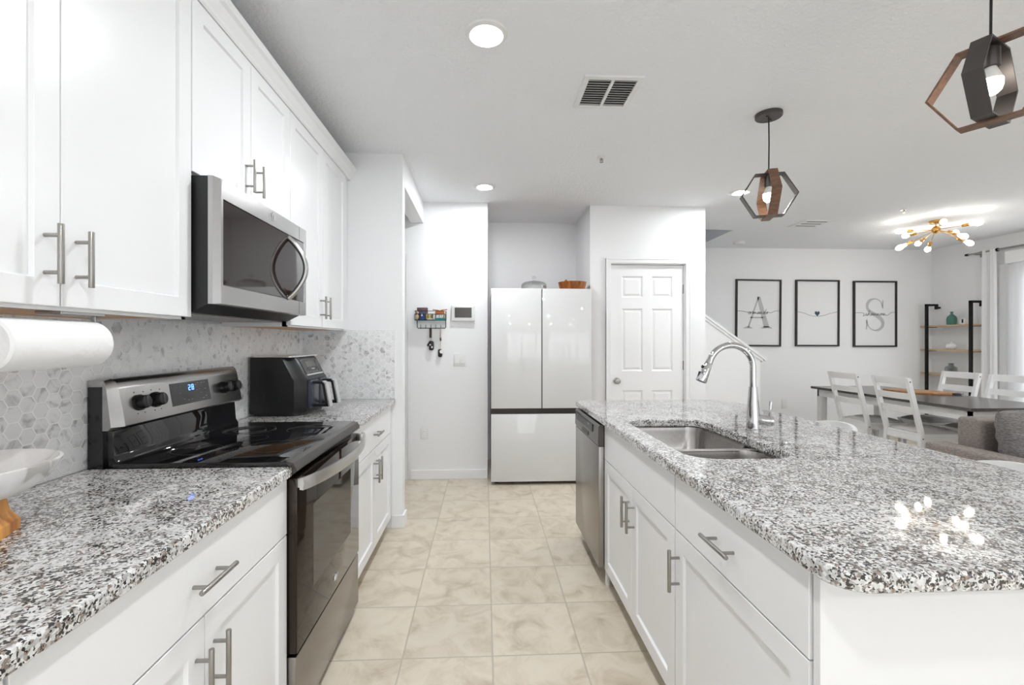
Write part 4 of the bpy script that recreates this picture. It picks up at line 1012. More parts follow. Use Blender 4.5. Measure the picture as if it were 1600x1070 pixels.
# ------------------------------------------------------------------ ceiling fittings
def can(label, x, y):
    t = thing('recessed_light', label, 'recessed light', (x, y, H - .012), 'recessed ceiling lights')
    b = B(); b.lathe([(.069, -.010), (.072, -.012), (.088, -.006), (.092, 0), (.069, 0)], (x, y, H), 40); b.bm.normal_update(); obj('trim_ring', b, 'whiteplastic', t)
    b = B(); b.lathe([(0, -.0105), (.055, -.0105), (.0695, -.006), (.0695, -.001), (0, -.001)], (x, y, H), 40); obj('lens', b, 'lens', t)
can('lit recessed ceiling light nearest the camera above the aisle', .008, 1.96)
can('lit recessed ceiling light above the aisle in front of the refrigerator', 0.0, 3.90)
can('lit recessed ceiling light behind the far pendant', 2.27, 3.94)
can('lit recessed ceiling light above the camera end of the aisle', .01, .0)
can('lit recessed ceiling light over the living area beside the window wall', 4.4, -.6)
can('lit recessed ceiling light between the rear window and the island', 2.27, -1.9)
can('added unseen recessed light brightening the dining side of the sofa', 4.65, 3.25)  # extra lamp out of view, added to lift the dining area and far wall
can('added unseen recessed light over the sofa', 4.4, 1.4)  # invented out-of-view lamp, put in to even out the room light
can('added unseen recessed light before the rear window on the kitchen side', .01, -1.9)  # another added fixture behind the camera, strengthens the light from above
t = thing('return_air_vent', 'large square louvred return vent in the kitchen ceiling', 'vent', (.65, 2.39, H), 'ceiling vents')
vx0, vx1, vy0, vy1 = .498, .802, 2.235, 2.545
b = B()
b.box(vx0, vx1, vy0, vy0 + .030, H - .010, H + .001, .002); b.box(vx0, vx1, vy1 - .026, vy1, H - .010, H + .001, .002); b.box(vx0, vx0 + .028, vy0 + .0302, vy1 - .0262, H - .010, H + .001, .001); b.box(vx1 - .028, vx1, vy0 + .0302, vy1 - .0262, H - .010, H + .001, .001); b.box(.642, .658, vy0 + .0302, vy1 - .0262, H - .0097, H + .001, .001)
obj('frame', b, 'whiteplastic', t, 0)
b = B(); b.box(vx0 + .01, vx1 - .01, vy0 + .01, vy1 - .01, H - .0005, H + .002); obj('backing', b, 'ventgap', t, 0)
b = B()
for k in range(11):
    y = vy0 + .042 + k * .0225
    for a, c_ in ((vx0 + .024, .644), (.656, vx1 - .024)):
        b.raw([(a, y - .006, H - .011), (c_, y - .006, H - .011), (c_, y + .007, H - .003), (a, y + .007, H - .003), (a, y - .007, H - .010), (c_, y - .007, H - .010), (c_, y + .006, H - .002), (a, y + .006, H - .002)], [(0, 1, 2, 3), (4, 5, 6, 7), (0, 1, 5, 4), (2, 3, 7, 6), (1, 2, 6, 5), (0, 3, 7, 4)])
obj('louvre', b, 'whiteplastic', t, 0)
t = thing('supply_vent', 'flat white supply vent in the ceiling beyond the far pendant', 'vent', (3.67, 4.98, H), 'ceiling vents')
b = B(); b.box(3.51, 3.83, 4.82, 5.13, H - .007, H + .001, .002); obj('frame', b, 'whiteplastic', t, 0)
b = B()
for y in (4.86, 4.95, 5.04): b.box(3.56, 3.79, y, y + .022, H - .0078, H - .006)
obj('slot', b, 'ventgap', t, 0)
def sprinkler(label, x, y):
    t = thing('fire_sprinkler', label, 'sprinkler', (x, y, H), 'ceiling sprinklers')
    b = B(); b.lathe([(0, 0), (.034, 0), (.032, -.006), (.014, -.008), (0, -.008)], (x, y, H), 24); obj('flange', b, 'whiteplastic', t)
    b = B(); b.cyl((x, y, H - .008), (x, y, H - .022), .008, n=10); b.tube([(x - .009, y, H - .014), (x - .011, y, H - .026), (x, y, H - .034)], .002, 6); b.tube([(x + .009, y, H - .014), (x + .011, y, H - .026), (x, y, H - .034)], .002, 6); b.cyl((x, y, H - .034), (x, y, H - .036), .013, n=14); obj('head', b, 'nickel', t)
sprinkler('small sprinkler head in the ceiling beyond the square vent', .843, 3.245)
sprinkler('small sprinkler head in the ceiling beside the gold chandelier', 4.22, 4.39)
b = B(); b.lathe([(0, 0), (.070, 0), (.072, -.012), (.062, -.034), (.03, -.040), (0, -.040)], (3.41, 5.95, H), 32)
solo('smoke_detector', b, 'whiteplastic', 'round white smoke detector on the ceiling by the far wall', 'smoke detector')

def hexband(R, hw, hh, wid, th, az, c):
    """hexagonal band with corners left and right, lying in the vertical plane at azimuth az"""
    o_ = [(R, 0), (hw, hh), (-hw, hh), (-R, 0), (-hw, -hh), (hw, -hh)]
    k = (R - th * 1.25) / R
    i_ = [(x * k, z * (hh - th) / hh) for x, z in o_]
    vs = []
    for p in (o_, i_):
        for w_ in (-wid / 2, wid / 2):
            vs += [(x, w_, z) for x, z in p]
    fs = []
    for q in range(6):
        r = (q + 1) % 6
        fs += [(q, r, 6 + r, 6 + q), (12 + q, 18 + q, 18 + r, 12 + r), (q, 12 + q, 12 + r, r), (6 + q, 6 + r, 18 + r, 18 + q)]
    b = B(); b.raw(vs, fs, Matrix.Translation(c) @ Matrix.Rotation(az, 4, 'Z')); return b
def pendant(label, x, y, zc, az_dark, az_wood, swap):
    t = thing('pendant_light', label, 'pendant light', (x, y, H), 'island pendant lights')
    b = B(); b.lathe([(0, 0), (.072, 0), (.072, -.018), (.068, -.022), (0, -.022)], (x, y, H), 40); cn = obj('canopy', b, 'bronze', t)
    b = B()
    for q in (-.03, .03): b.cyl((x + q * .8, y + q * .6, H - .021), (x + q * .8, y + q * .6, H - .027), .004, n=10)
    obj('screw', b, 'blackmetal', cn)
    ztop = zc + .134
    b = B(); b.tube([(x, y, H - .02), (x + .002, y, (H + ztop) / 2), (x, y, ztop)], .0038, 8); obj('cord', b, 'black', t)
    b = B(); b.cyl((x, y, ztop + .012), (x, y, zc + .090), .012, n=16); b.cyl((x, y, zc + .110), (x, y, zc + .05), .0235, n=24, bev=.002); obj('socket', b, 'bronze', t)
    da, wa = ((.150, .076, .124), (.158, .077, .130))
    obj('dark_band', hexband(*da, .050, .006, az_dark, (x, y, zc)), 'bronze', t, 0)
    obj('wood_band', hexband(*wa, .050, .006, az_wood, (x, y, zc)), 'pendwood', t, 0)
    b = B(); b.lathe([(0, .052), (.014, .052), (.018, .04), (.029, .012), (.030, .008)], (x, y, zc), 28); bl = obj('bulb_neck', b, 'bulbneck', t)
    b = B(); b.lathe([(.030, .008), (.0305, -.010), (.026, -.026), (.015, -.037), (0, -.041)], (x, y, zc), 28); obj('bulb', b, 'pbulb', t)
pendant('hexagonal banded pendant hanging over the far end of the island', 1.654, 2.577, 2.165, math.radians(-17.5), math.radians(72.5), False)
pendant('hexagonal banded pendant nearest the camera over the near end of the island', 1.650, 1.410, 2.160, math.radians(25), math.radians(-62), True)

# sputnik ceiling lamp
HX, HY, HZ = 4.97, 4.79, 2.54
t = thing('sputnik_chandelier', 'gold sputnik ceiling lamp with ten lit bulbs over the dining table', 'chandelier', (HX, HY, H))
b = B(); b.lathe([(0, 0), (.060, 0), (.060, -.022), (.054, -.026), (0, -.026)], (HX, HY, H), 32); b.cyl((HX, HY, H - .02), (HX, HY, HZ + .03), .007, n=12); obj('ceiling_plate', b, 'gold', t)
b = B(); b.sphere((HX, HY, HZ), .040); b.cyl((HX, HY, HZ - .036), (HX, HY, HZ - .052), .006, n=10); obj('hub', b, 'gold', t, 60)
for v in ((-.42, 0, -.02), (.05, .42, .03), (-.37, .05, -.19), (.17, .38, -.07), (.23, .32, -.15), (-.26, -.33, 0), (.02, -.42, -.03), (.39, .15, .01), (-.09, -.38, -.16), (.39, 0, -.14)):
    d = Vector(v).normalized(); o_ = Vector((HX, HY, HZ))
    b = B(); b.cyl(o_ + d * .03, o_ + d * .28, .0035, n=10); am = obj('arm', b, 'gold', t)
    b = B(); b.cyl(o_ + d * .27, o_ + d * .345, .0165, .0165, 18, bev=.002); obj('socket', b, 'gold', am)
    q = Vector((0, 0, 1)).rotation_difference(d).to_matrix().to_4x4()
    b = B(); b.lathe([(0, .342), (.013, .342), (.014, .352), (.022, .385), (.0285, .41), (.0285, .425), (.022, .445), (.010, .458), (0, .460)], n=20, mtx=Matrix.Translation(o_) @ q); obj('bulb', b, 'bulb', am, 60)

# ------------------------------------------------------------------ framed prints on the far wall
def ribbon(b, pts, w, put):
    """flat pen stroke of width w along a polyline given in print coordinates"""
    vs, fs = [], []
    P = [Vector((p[0], p[1])) for p in pts]
    ws = w if isinstance(w, list) else [w] * len(P)
    for i, p in enumerate(P):
        d = (P[min(i + 1, len(P) - 1)] - P[max(i - 1, 0)]); d = d.normalized() if d.length else Vector((1, 0)); n_ = Vector((-d.y, d.x))
        for s_ in (-1, 1):
            q = p + n_ * s_ * ws[i] / 2; vs.append(put(q.x, q.y, 0)); 
        for s_ in (-1, 1):
            q = p + n_ * s_ * ws[i] / 2; vs.append(put(q.x, q.y, 1))
    for i in range(len(P) - 1):
        a, c_ = i * 4, i * 4 + 4
        fs += [(a + 2, a + 3, c_ + 3, c_ + 2), (a, c_, c_ + 1, a + 1), (a, a + 2, c_ + 2, c_), (a + 1, c_ + 1, c_ + 3, a + 3)]
    fs += [(0, 1, 3, 2), tuple((len(P) - 1) * 4 + k for k in (0, 2, 3, 1))]
    b.raw(vs, fs)
def catmull(pts, n=5):
    out = []; P = [Vector(p) for p in pts]
    for i in range(len(P) - 1):
        p0, p1, p2, p3 = P[max(i - 1, 0)], P[i], P[i + 1], P[min(i + 2, len(P) - 1)]
        for k in range(n):
            t_ = k / n
            out.append(.5 * ((2 * p1) + (p2 - p0) * t_ + (2 * p0 - 5 * p1 + 4 * p2 - p3) * t_ * t_ + (3 * p1 - p0 - 3 * p2 + p3) * t_ ** 3))
    out.append(P[-1]); return [tuple(p) for p in out]
GL = {   # joined handwriting: x runs 0..w, baseline 0, x-height 1
 'a': (1.0, [(0.75, .75), (.45, 1.0), (.1, .55), (.2, .05), (.55, .15), (.78, .85), (.75, .2), (1.0, .1)]),
 'r': (.75, [(0, .2), (.25, 1.0), (.38, .85), (.62, .9), (.55, .4), (.75, .1)]),
 'm': (1.35, [(0, .1), (.15, .95), (.22, .05), (.5, .95), (.6, .05), (.9, .95), (1.0, .15), (1.35, .2)]),
 'n': (1.0, [(0, .1), (.15, .95), (.22, .05), (.55, .95), (.68, .1), (1.0, .2)]),
 'd': (1.05, [(.7, .8), (.4, .95), (.1, .5), (.25, .05), (.6, .3), (.98, 2.3), (.72, .3), (1.05, .1)]),
 'o': (.95, [(.5, .98), (.15, .6), (.3, .05), (.65, .3), (.6, .9), (.5, .75), (.95, .75)]),
 's': (.8, [(0, .1), (.5, 1.05), (.3, .7), (.55, .25), (.25, -.05), (.8, .1)]),
 'h': (1.0, [(0, .1), (.5, 2.3), (.3, 1.6), (.12, -.05), (.42, .9), (.6, .8), (.65, .1), (1.0, .2)]),
}
def handwriting(word, x0, x1, z, sx, xh, left_in, right_out):
    tot = sum(GL[c][0] for c in word); k = (x1 - x0) / tot; pts = list(left_in); x = x0
    for c in word:
        w_, g = GL[c]; pts += [(x + u * k + v * xh * .18, z + v * xh) for u, v in g]; x += w_ * k
    return catmull(pts + list(right_out), 4)
def picture(label, x0, x1, z0, z1, draw, tilt=0.0):
    yf = 6.33; cx_, cz = (x0 + x1) / 2, (z0 + z1) / 2
    t = thing('framed_print', label, 'picture', (cx_, yf, z0), 'framed prints on the far wall')
    b = B(); fw = .022; y0_ = yf - .030
    for a, c_, e, f in ((x0, x0 + fw, z0, z1), (x1 - fw, x1, z0, z1), (x0 + fw, x1 - fw, z0, z0 + fw), (x0 + fw, x1 - fw, z1 - fw, z1)): b.box(a, c_, y0_, yf + .0005, e, f, .0015)
    obj('frame', b, 'frameblack', t, 0)
    b = B(); b.box(x0 + fw - .002, x1 - fw + .002, yf - .012, yf - .004, z0 + fw - .002, z1 - fw + .002); obj('paper', b, 'paper', t, 0)
    put = lambda layer: (lambda x, z, s_: (cx_ + x, yf - .0122 - .0004 * layer - .0003 * s_, cz + z))
    draw(t, put)
    t.rotation_euler = (0, tilt, 0)
    return t
def draw_A(t, put):
    b = B(); P = put(0); 
    # serif capital: thin left stroke, thick right stroke, bar, feet
    def poly(pts):
        n = len(pts); b.raw([P(x, z, 0) for x, z in pts] + [P(x, z, 1) for x, z in pts], [tuple(range(n)), tuple(range(n, 2 * n))] + [(i, (i + 1) % n, n + (i + 1) % n, n + i) for i in range(n)])
    poly([(-.155, -.205), (-.130, -.205), (.012, .215), (-.008, .235)])
    poly([(-.012, .235), (.028, .235), (.165, -.205), (.085, -.205), (-.008, .165)])
    poly([(-.115, -.055), (.075, -.055), (.072, -.075), (-.122, -.075)])
    poly([(-.215, -.222), (-.085, -.222), (-.085, -.214), (-.130, -.190), (-.160, -.190), (-.215, -.214)])
    poly([(.040, -.222), (.205, -.222), (.205, -.214), (.160, -.190), (.085, -.190), (.040, -.214)])
    obj('letter', b, 'inkgrey', t, 0)
    b = B(); ribbon(b, handwriting('armando', -.150, .150, -.015, 1, .032, [(-.305, .028), (-.22, .022), (-.17, .012)], [(.19, .005), (.25, .03), (.305, .028)]), .0052, put(2)); obj('script_name', b, 'inkdark', t, 0)
def draw_S(t, put):
    b = B()
    pts = catmull([(.118, .085), (.095, .165), (.045, .208), (-.015, .218), (-.075, .195), (-.112, .14), (-.108, .075), (-.060, .025), (.02, -.02), (.09, -.07), (.122, -.13), (.105, -.19), (.055, -.228), (-.005, -.236), (-.065, -.21), (-.105, -.155), (-.125, -.085)], 5)
    n = len(pts); ws = []
    for i in range(n):
        q = i / (n - 1); ws.append(.012 + .042 * math.exp(-((q - .52) / .20) ** 2) + .022 * math.exp(-((q - .27) / .07) ** 2) + .012 * math.exp(-((q - .72) / .07) ** 2))
    ribbon(b, pts, ws, put(0))
    ribbon(b, [(.122, .20), (.116, .15), (.120, .075)], [.014, .022, .006], put(0)); ribbon(b, [(-.125, -.08), (-.118, -.16), (-.130, -.225)], [.006, .024, .014], put(0))
    obj('letter', b, 'inkgrey', t, 0)
    b = B(); ribbon(b, handwriting('shannon', -.150, .165, -.022, 1, .032, [(-.300, .018), (-.20, .016), (-.160, .005), (-.175, -.03)], [(.19, -.02), (.25, .022), (.300, .022)]), .0052, put(2)); obj('script_name', b, 'inkdark', t, 0)
def draw_H(t, put):
    b = B(); P = put(1); pts = []
    for k in range(36):
        a = 2 * PI * k / 36; pts.append((.00235 * 16 * math.sin(a) ** 3, -.005 + .0027 * (13 * math.cos(a) - 5 * math.cos(2 * a) - 2 * math.cos(3 * a) - math.cos(4 * a))))
    n = len(pts); b.raw([P(x, z, 0) for x, z in pts] + [P(x, z, 1) for x, z in pts], [tuple(range(n)), tuple(range(n, 2 * n))] + [(i, (i + 1) % n, n + (i + 1) % n, n + i) for i in range(n)])
    obj('heart', b, 'heart', t, 0)
    b = B(); ribbon(b, catmull([(-.305, .020), (-.20, .0), (-.10, -.035), (0, -.045), (.10, -.032), (.20, .0), (.305, .020)]), .0045, put(0)); obj('line', b, 'inkdark', t, 0)
picture('black-framed print with a large grey letter A, leftmost of three', 3.565, 4.228, 1.237, 2.192, draw_A, math.radians(.5))
picture('black-framed print with a small navy heart on a line', 4.445, 5.092, 1.237, 2.190, draw_H, math.radians(.3))
picture('black-framed print with a large grey letter S beside the shelf', 5.307, 5.955, 1.228, 2.180, draw_S)

# ------------------------------------------------------------------ wall shelf and its pieces
t = thing('ladder_shelf', 'black metal and oak ladder shelf against the right wall', 'shelf', (6.4, 5.92, 0))
SX = 6.30; SY0, SY1 = 5.615, 6.205
for y in (SY0, SY1):
    b = B(); b.box(SX - .015, SX + .015, y - .015, y + .015, 0, 1.84, .001); b.box(SX - .015, 6.46, y - .0149, y + .0149, 1.81, 1.84, .001); b.box(6.43, 6.46, y - .0148, y + .0148, 1.765, 1.84, .001); b.box(6.45, 6.499, y - .012, y + .012, 1.775, 1.80, .001)
    obj('upright', b, 'blackmetal', t, 0)
shz = (1.535, 1.200, .864, .53, .195)
for z in shz:
    b = B(); b.box(SX + .012, 6.46, SY0 - .02, 6.312, z - .022, z, .002); obj('shelf_board', b, 'oak', t, 0)
    b = B()
    for y in (SY0, SY1): b.box(SX, 6.44, y - .012, y + .012, z - .030, z - .0225)
    obj('bracket', b, 'blackmetal', t, 0)
def turned(name, prof, c, m, label, cat, n=32): 
    b = B(); b.lathe(prof, c, n); return solo(name, b, m, label, cat, smooth=50)
turned('bottle_vase', [(0, 0), (.050, 0), (.054, .01), (.055, .08), (.047, .112), (.026, .134), (.014, .145), (.014, .172), (.018, .175), (.018, .180), (.011, .180), (.010, .16), (0, .145)], (6.38, 5.93, 1.535), 'greenglass', 'dark green glass bottle vase on the top shelf', 'vase')
t = thing('small_clock', 'small white block with a dark face on the top shelf', 'ornament', (6.36, 5.76, 1.535))
b = B(); b.box(6.345, 6.385, 5.725, 5.795, 1.5352, 1.615, .003); obj('block', b, 'ceramic', t, 0)
b = B(); b.box(6.3436, 6.346, 5.748, 5.770, 1.555, 1.605); obj('dark_face', b, 'black', t, 0)
turned('lidded_pot', [(0, 0), (.036, 0), (.056, .022), (.060, .048), (.048, .070), (.028, .082), (.011, .092), (.008, .102), (0, .104)], (6.38, 5.94, 1.20), 'ceramic', 'squat white lidded pot on the middle shelf', 'pot')
turned('glass_jar', [(0, 0), (.062, 0), (.068, .008), (.068, .075), (.060, .095), (.034, .112), (.030, .135), (.036, .142), (.036, .148), (.026, .148), (.026, .115), (.056, .092), (.062, .07), (.062, .012), (0, .008)], (6.38, 5.94, .864), 'greyglass', 'clear glass jar on the third shelf', 'jar')

# ------------------------------------------------------------------ patio curtains
def wavy(b, x, y0, y1, z0, z1, amp, period, th=.002, seed=1, flare=1.0):
    rnd = random.Random(seed); n = max(12, int((y1 - y0) / period * 12)); ph = rnd.random() * 6
    rows = 8; vs, fs = [], []
    for j in range(rows + 1):
        q = j / rows; z = z1 + (z0 - z1) * q
        for i in range(n + 1):
            u = i / n; y = y0 + (y1 - y0) * u; y = (y0 + y1) / 2 + (y - (y0 + y1) / 2) * (1 + (flare - 1) * q)
            s_ = math.sin(2 * PI * (y1 - y0) / period * u + ph + .9 * math.sin(5 * u + ph)) + .35 * math.sin(4.1 * PI * (y1 - y0) / period * u + 2 * ph)
            vs.append((x + amp * s_ * (.75 + .25 * q), y, z))
    for j in range(rows):
        for i in range(n): a = j * (n + 1) + i; fs.append((a, a + 1, a + n + 2, a + n + 1))
    return b.raw(vs, fs)
t = thing('curtain_rod', 'grey metal curtain rod above the patio door on the right wall', 'curtain rod', (6.40, 4.2, 2.45))
b = B(); b.tube([(6.40, 2.3, 2.455), (6.40, 5.60, 2.455)], .0125, 12); b.tube([(6.40, 5.3, 2.455), (6.40, 5.74, 2.455)], .010, 12); obj('rod', b, 'nickel', t)
b = B(); b.cyl((6.40, 5.735, 2.455), (6.40, 5.77, 2.455), .015, n=14); b.cyl((6.40, 5.40, 2.455), (6.40, 5.385, 2.455), .022, n=16); obj('finial', b, 'blackmetal', t)
b = B()
for y in (5.66, 2.5): b.box(6.39, 6.502, y - .008, y + .008, 2.44, 2.452); b.box(6.494, 6.502, y - .015, y + .015, 2.41, 2.49)
obj('wall_bracket', b, 'nickel', t, 0)
b = B(); wavy(b, 6.385, 5.40, 5.56, .02, 2.475, .020, .085, seed=3, flare=1.15)
solo('drape', b, 'drape', 'white drape bunched at the far end of the curtain rod', 'curtain', 'patio curtains', 60)
b = B(); wavy(b, 6.45, 2.85, 5.40, .02, 2.268, .020, .16, seed=5)
solo('sheer_curtain', b, 'sheer', 'white sheer curtain glowing in front of the patio door', 'curtain', 'patio curtains', 60)
b = B(); b.box(6.425, 6.502, 2.80, 5.335, 2.27, 2.42, .003); b.box(6.420, 6.428, 2.80, 5.335, 2.33, 2.338); solo('valance', b, 'trim', 'flat white valance box over the patio sheer', 'valance', smooth=0)

# ------------------------------------------------------------------ dining set
TX0, TX1, TY0, TY1 = 4.12, 5.03, 3.67, 5.57
t = thing('dining_table', 'long dining table with dark grey top and white base', 'table', ((TX0 + TX1) / 2, (TY0 + TY1) / 2, 0))
b = B(); b.box(TX0, TX1, TY0, TY1, .717, .745, .003); obj('tabletop', b, 'tabletop', t, 0)
b = B()
for a, c_ in ((TX0 + .05, TX0 + .075), (TX1 - .075, TX1 - .05)): b.box(a, c_, TY0 + .05, TY1 - .05, .63, .717)
for a, c_ in ((TY0 + .05, TY0 + .075), (TY1 - .075, TY1 - .05)): b.box(TX0 + .05, TX1 - .05, a, c_, .631, .716)
obj('apron', b, 'chairwhite', t, 0)
for x in (TX0 + .085, TX1 - .085):
    for y in (TY0 + .085, TY1 - .085):
        b = B(); b.prism([(x - .038, y - .038), (x + .038, y - .038), (x + .038, y + .038), (x - .038, y + .038)], 0, .63, bev=.004); obj('leg', b, 'chairwhite', t, 0)
b = B(); out = []
for k in range(40):
    a = 2 * PI * k / 40; out.append((.30 * math.cos(a) * (1 + .03 * math.sin(3 * a)), .17 * math.sin(a) * (1 + .05 * math.cos(2 * a))))
t = thing('serving_board', 'oval wooden serving board with dark slate end on the dining table', 'serving board', (0, 0, 0))
b = B(); b.prism(out, .0, .022, bev=.003); obj('board', b, 'board', t)
b = B(); b.prism([(.255, -.06), (.34, -.045), (.36, 0), (.34, .045), (.255, .06)], .004, .019, bev=.002); obj('handle', b, 'slate', t)
t.location = (4.80, 4.83, .7452); t.rotation_euler = (0, 0, math.radians(-50))

def make_chair():
    t = thing('dining_chair', 'white ladder-back dining chair, first one from the island on the near table side', 'chair', (0, 0, 0), 'dining chairs')
    W = .20; tilt = .135
    def bx(z): return -tilt * max(0, z - .44) / .53
    for s_ in (-1, 1):
        b = B(); y = s_ * (W - .018); vs = []
        for z in (0, .44, .97):
            x = bx(z) + (-.02 if z == 0 else 0)
            vs += [(x - .019, y - .016, z), (x + .019, y - .016, z), (x + .019, y + .016, z), (x - .019, y + .016, z)]
        b.raw(vs, [(0, 1, 2, 3), (8, 9, 10, 11)] + [(i * 4 + k, i * 4 + (k + 1) % 4, i * 4 + 4 + (k + 1) % 4, i * 4 + 4 + k) for i in range(2) for k in range(4)]); obj('rear_leg', b, 'chairwhite', t, 0)
        b = B(); b.box(.372, .408, y - .017, y + .017, 0, .43, .003); obj('front_leg', b, 'chairwhite', t, 0)
        b = B(); z = .935; b.cyl((bx(z), s_ * (W - .004), z), (bx(z), s_ * (W + .0005), z), .006, n=10); b.cyl((0, s_ * (W - .004), .405), (0, s_ * (W + .0005), .405), .006, n=10); obj('bolt_hole', b, 'black', t, 0)
    for z0_, z1_ in ((.905, .972), (.765, .825), (.635, .695)):
        b = B(); vs, fs = [], []; n_ = 8
        for k in range(n_ + 1):
            y = -W + .022 + (2 * W - .044) * k / n_; bow = -.022 * (1 - (2 * k / n_ - 1) ** 2)
            for z in (z0_, z1_):
                for dx in (-.009, .009): vs.append((bx(z) + bow + dx, y, z))
        for k in range(n_):
            a = k * 4; c_ = a + 4
            for q, r in ((0, 1), (1, 3), (3, 2), (2, 0)): fs.append((a + q, a + r, c_ + r, c_ + q))
        fs += [(0, 1, 3, 2), tuple(n_ * 4 + k for k in (0, 2, 3, 1))]; b.raw(vs, fs); obj('back_rail', b, 'chairwhite', t, 40)
    b = B(); b.box(.0, .42, -W + .002, W - .002, .43, .448, .003); obj('seat', b, 'chairwhite', t, 0)
    b = B(); b.box(.0, .39, -W + .012, -W + .03, .375, .43); b.box(.0, .39, W - .03, W - .012, .375, .43); b.box(-.012, .006, -W + .03, W - .03, .372, .43); b.box(.38, .396, -W + .03, W - .03, .375, .43); obj('seat_rail', b, 'chairwhite', t, 0)
    b = B(); b.box(.0, .39, -W + .012, -W + .028, .19, .22); b.box(.0, .39, W - .028, W - .012, .19, .22); obj('stretcher', b, 'chairwhite', t, 0)
    return t
def make_cushion():
    b = B(); vs, fs = [], []; n_ = 14
    def hgt(u, v): return .010 + .030 * max(0, (1 - abs(u) ** 3.0)) ** .6 * max(0, (1 - abs(v) ** 3.0)) ** .6 + .003 * math.sin(7 * u + 3 * v)
    for s_ in (1, 0):
        for i in range(n_ + 1):
            for j in range(n_ + 1):
                u, v = 2 * i / n_ - 1, 2 * j / n_ - 1; k = 1 - .05 * (u * u * v * v)
                vs.append((.215 + .19 * u * k, .182 * v * k, hgt(u, v) if s_ else .0))
    m_ = (n_ + 1) ** 2
    for i in range(n_):
        for j in range(n_):
            a = i * (n_ + 1) + j; fs.append((a, a + 1, a + n_ + 2, a + n_ + 1)); fs.append((m_ + a, m_ + a + n_ + 1, m_ + a + n_ + 2, m_ + a + 1))
    for i in range(n_):
        for a, c_ in ((i, i + 1), (n_ * (n_ + 1) + i, n_ * (n_ + 1) + i + 1), (i * (n_ + 1), (i + 1) * (n_ + 1)), (i * (n_ + 1) + n_, (i + 1) * (n_ + 1) + n_)): fs.append((a, c_, m_ + c_, m_ + a))
    b.raw(vs, fs)
    o = tag(obj('seat_cushion', b, 'cushgrey', None, 60), '', 'cushion', 'tied seat cushions'); return o
ch0 = make_chair(); cu0 = make_cushion()
seats = ((4.065, 4.235, 0, 'white ladder-back dining chair on the island side, nearer the camera', 'grey tied seat cushion on the nearer island-side dining chair'),
         (4.065, 4.825, 0, 'white ladder-back dining chair on the island side, nearer the far wall', 'grey tied seat cushion on the island-side chair nearer the far wall'),
         (5.13, 4.79, PI, 'white ladder-back dining chair across the table in front of the ladder shelf', 'grey tied seat cushion on the chair in front of the ladder shelf'),
         (5.13, 4.30, PI, 'white ladder-back dining chair across the table in front of the sheer curtain', 'grey tied seat cushion on the chair in front of the sheer curtain'))
for i, (x, y, r, l1, l2) in enumerate(seats):
    c_ = ch0 if i == 0 else dup(ch0, (x, y, 0)); c_.location = (x, y, 0); c_.rotation_euler = (0, 0, r); c_['label'] = l1
    k = cu0 if i == 0 else dup(cu0, (x, y, .4485)); k.location = (x, y, .4485); k.rotation_euler = (0, 0, r); k['label'] = l2

# ------------------------------------------------------------------ bar stools behind the island
def make_stool():
    t = thing('bar_stool', '', 'stool', (0, 0, 0), 'white bar stools')
    # curved shell facing -x, open towards the island
    b = B(); n_ = 24; vs, fs = [], []
    def prof(a):                     # a -1..1 round the back; returns top height
        return .865 - .10 * abs(a) ** 2.6
    for k in range(n_ + 1):
        a = 2 * k / n_ - 1; th_ = a * math.radians(78)
        R0 = .195; x, y = R0 * math.cos(th_) - .05, 1.02 * R0 * math.sin(th_)
        for q in range(6):
            u = q / 5; z = .60 + (prof(a) - .60) * u; o_ = .022 * u
            vs.append((x + (o_ + .006) * math.cos(th_), y + (o_ + .006) * math.sin(th_), z))
        for q in range(6):
            u = 1 - q / 5; z = .60 + (prof(a) - .60) * u; o_ = .022 * u
            vs.append((x + (o_ - .012) * math.cos(th_), y + (o_ - .012) * math.sin(th_), z))
    for k in range(n_):
        for q in range(12): fs.append((k * 12 + q, k * 12 + (q + 1) % 12, k * 12 + 12 + (q + 1) % 12, k * 12 + 12 + q))
    fs += [tuple(range(12)), tuple(range(n_ * 12, n_ * 12 + 12))]
    b.raw(vs, fs); obj('backrest', b, 'stoolwhite', t, 50)
    b = B(); b.lathe([(0, .585), (.10, .585), (.17, .600), (.190, .620), (.185, .640), (.12, .645), (0, .640)], (-.05, 0, 0), 40); obj('seat', b, 'stoolwhite', t, 50)
    b = B(); b.cyl((-.05, 0, .02), (-.05, 0, .59), .025, n=20); obj('post', b, 'chrome', t)
    b = B(); b.lathe([(0, 0), (.19, 0), (.19, .006), (.04, .022), (.03, .03), (0, .03)], (-.05, 0, 0), 40); obj('base', b, 'chrome', t)
    b = B(); b.tube([(-.05 - .12 * math.sin(a), .12 * math.cos(a) * 1.0, .25) for a in [k * PI / 10 for k in range(11)]], .008, 8); b.tube([(-.05, -.12, .25), (-.05, .12, .25)], .008, 8); obj('footrest', b, 'chrome', t)
    return t
st = make_stool(); st.location = (1.83, 2.44, 0); st['label'] = 'white bar stool behind the island nearer the dining table'
dup(st, (1.83, 1.56, 0), (0, 0, 0), 'white bar stool behind the island in front of the sofa')

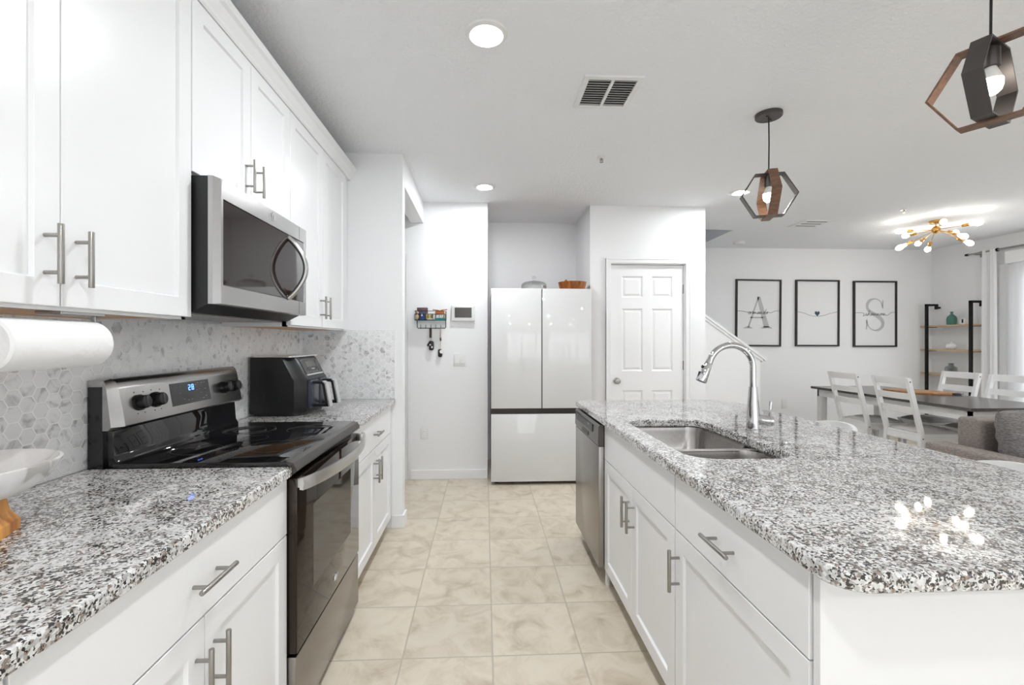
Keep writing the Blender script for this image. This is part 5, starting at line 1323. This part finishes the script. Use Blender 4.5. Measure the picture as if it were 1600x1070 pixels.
# ------------------------------------------------------------------ sofa
t = thing('sofa', 'taupe fabric sofa with flat arm beyond the bar stools', 'sofa', (4.0, 2.6, 0))
b = B(); b.box(3.22, 5.2, 2.10, 3.03, .08, .30, .02); obj('base', b, 'sofa', t)
b = B(); b.box(3.29, 5.2, 2.86, 3.03, .10, .795, .025, 3); obj('backrest', b, 'sofa', t)
b = B(); b.box(3.06, 3.225, 2.08, 3.035, .08, .62, .02, 3); obj('armrest', b, 'sofa', t)
for x0, x1 in ((3.23, 4.21), (4.22, 5.2)):
    b = B(); b.box(x0, x1, 2.08, 2.84, .30, .46, .035, 3); obj('seat_cushion', b, 'sofa', t)
for x, y in ((3.12, 2.15), (3.12, 2.95), (5.1, 2.15), (5.1, 2.95)):
    b = B(); b.cyl((x, y, 0), (x, y, .085), .02, .025, 12); obj('leg', b, 'black', t)
def pillow(label, c, w_, h_, d_, rx, rz, seed):
    b = B(); rnd = random.Random(seed); n_ = 36; vs, fs = [], []
    for s_ in (1, -1):
        for i in range(n_ + 1):
            for j in range(n_ + 1):
                u, v = 2 * i / n_ - 1, 2 * j / n_ - 1
                k = 1 - .07 * (1 - u * u) * abs(v) ** 4; k2 = 1 - .07 * (1 - v * v) * abs(u) ** 4
                hh = d_ / 2 * max(0, (1 - u * u)) ** .45 * max(0, (1 - v * v)) ** .45
                hh *= 1 + .09 * math.sin(6 * u + 4 * v + seed) * (1 - u * u) + .07 * math.sin(11 * v - 7 * u * v + 2 * seed) * (1 - v * v) * (.4 + u * u)
                q = 1 - .10 * (u * u * v * v) ** 1.5; vs.append((w_ / 2 * u * k2 * q, s_ * hh, h_ / 2 * v * k * q))
    m_ = (n_ + 1) ** 2
    for i in range(n_):
        for j in range(n_):
            a = i * (n_ + 1) + j; fs.append((a, a + n_ + 1, a + n_ + 2, a + 1)); fs.append((m_ + a, m_ + a + 1, m_ + a + n_ + 2, m_ + a + n_ + 1))
    t_ = bmesh.new(); bv = [t_.verts.new(v) for v in vs]
    for f in fs: t_.faces.new([bv[i] for i in f])
    bmesh.ops.remove_doubles(t_, verts=t_.verts[:], dist=1e-4); bmesh.ops.recalc_face_normals(t_, faces=t_.faces[:]); b.join(t_)
    o = tag(obj('throw_pillow', b, 'pillow', None, 60), label, 'pillow', 'sofa pillows'); o.location = c; o.rotation_euler = (rx, 0, rz); return o
pillow('large grey slouching pillow against the sofa back by the arm', (3.57, 2.72, .665), .68, .46, .24, math.radians(-12), .06, 2)
pillow('grey pillow at the far end of the sofa', (4.55, 2.72, .665), .68, .46, .24, math.radians(-12), -.04, 5)

for o in bpy.data.objects:
    if 'o_' in o: del o['o_']
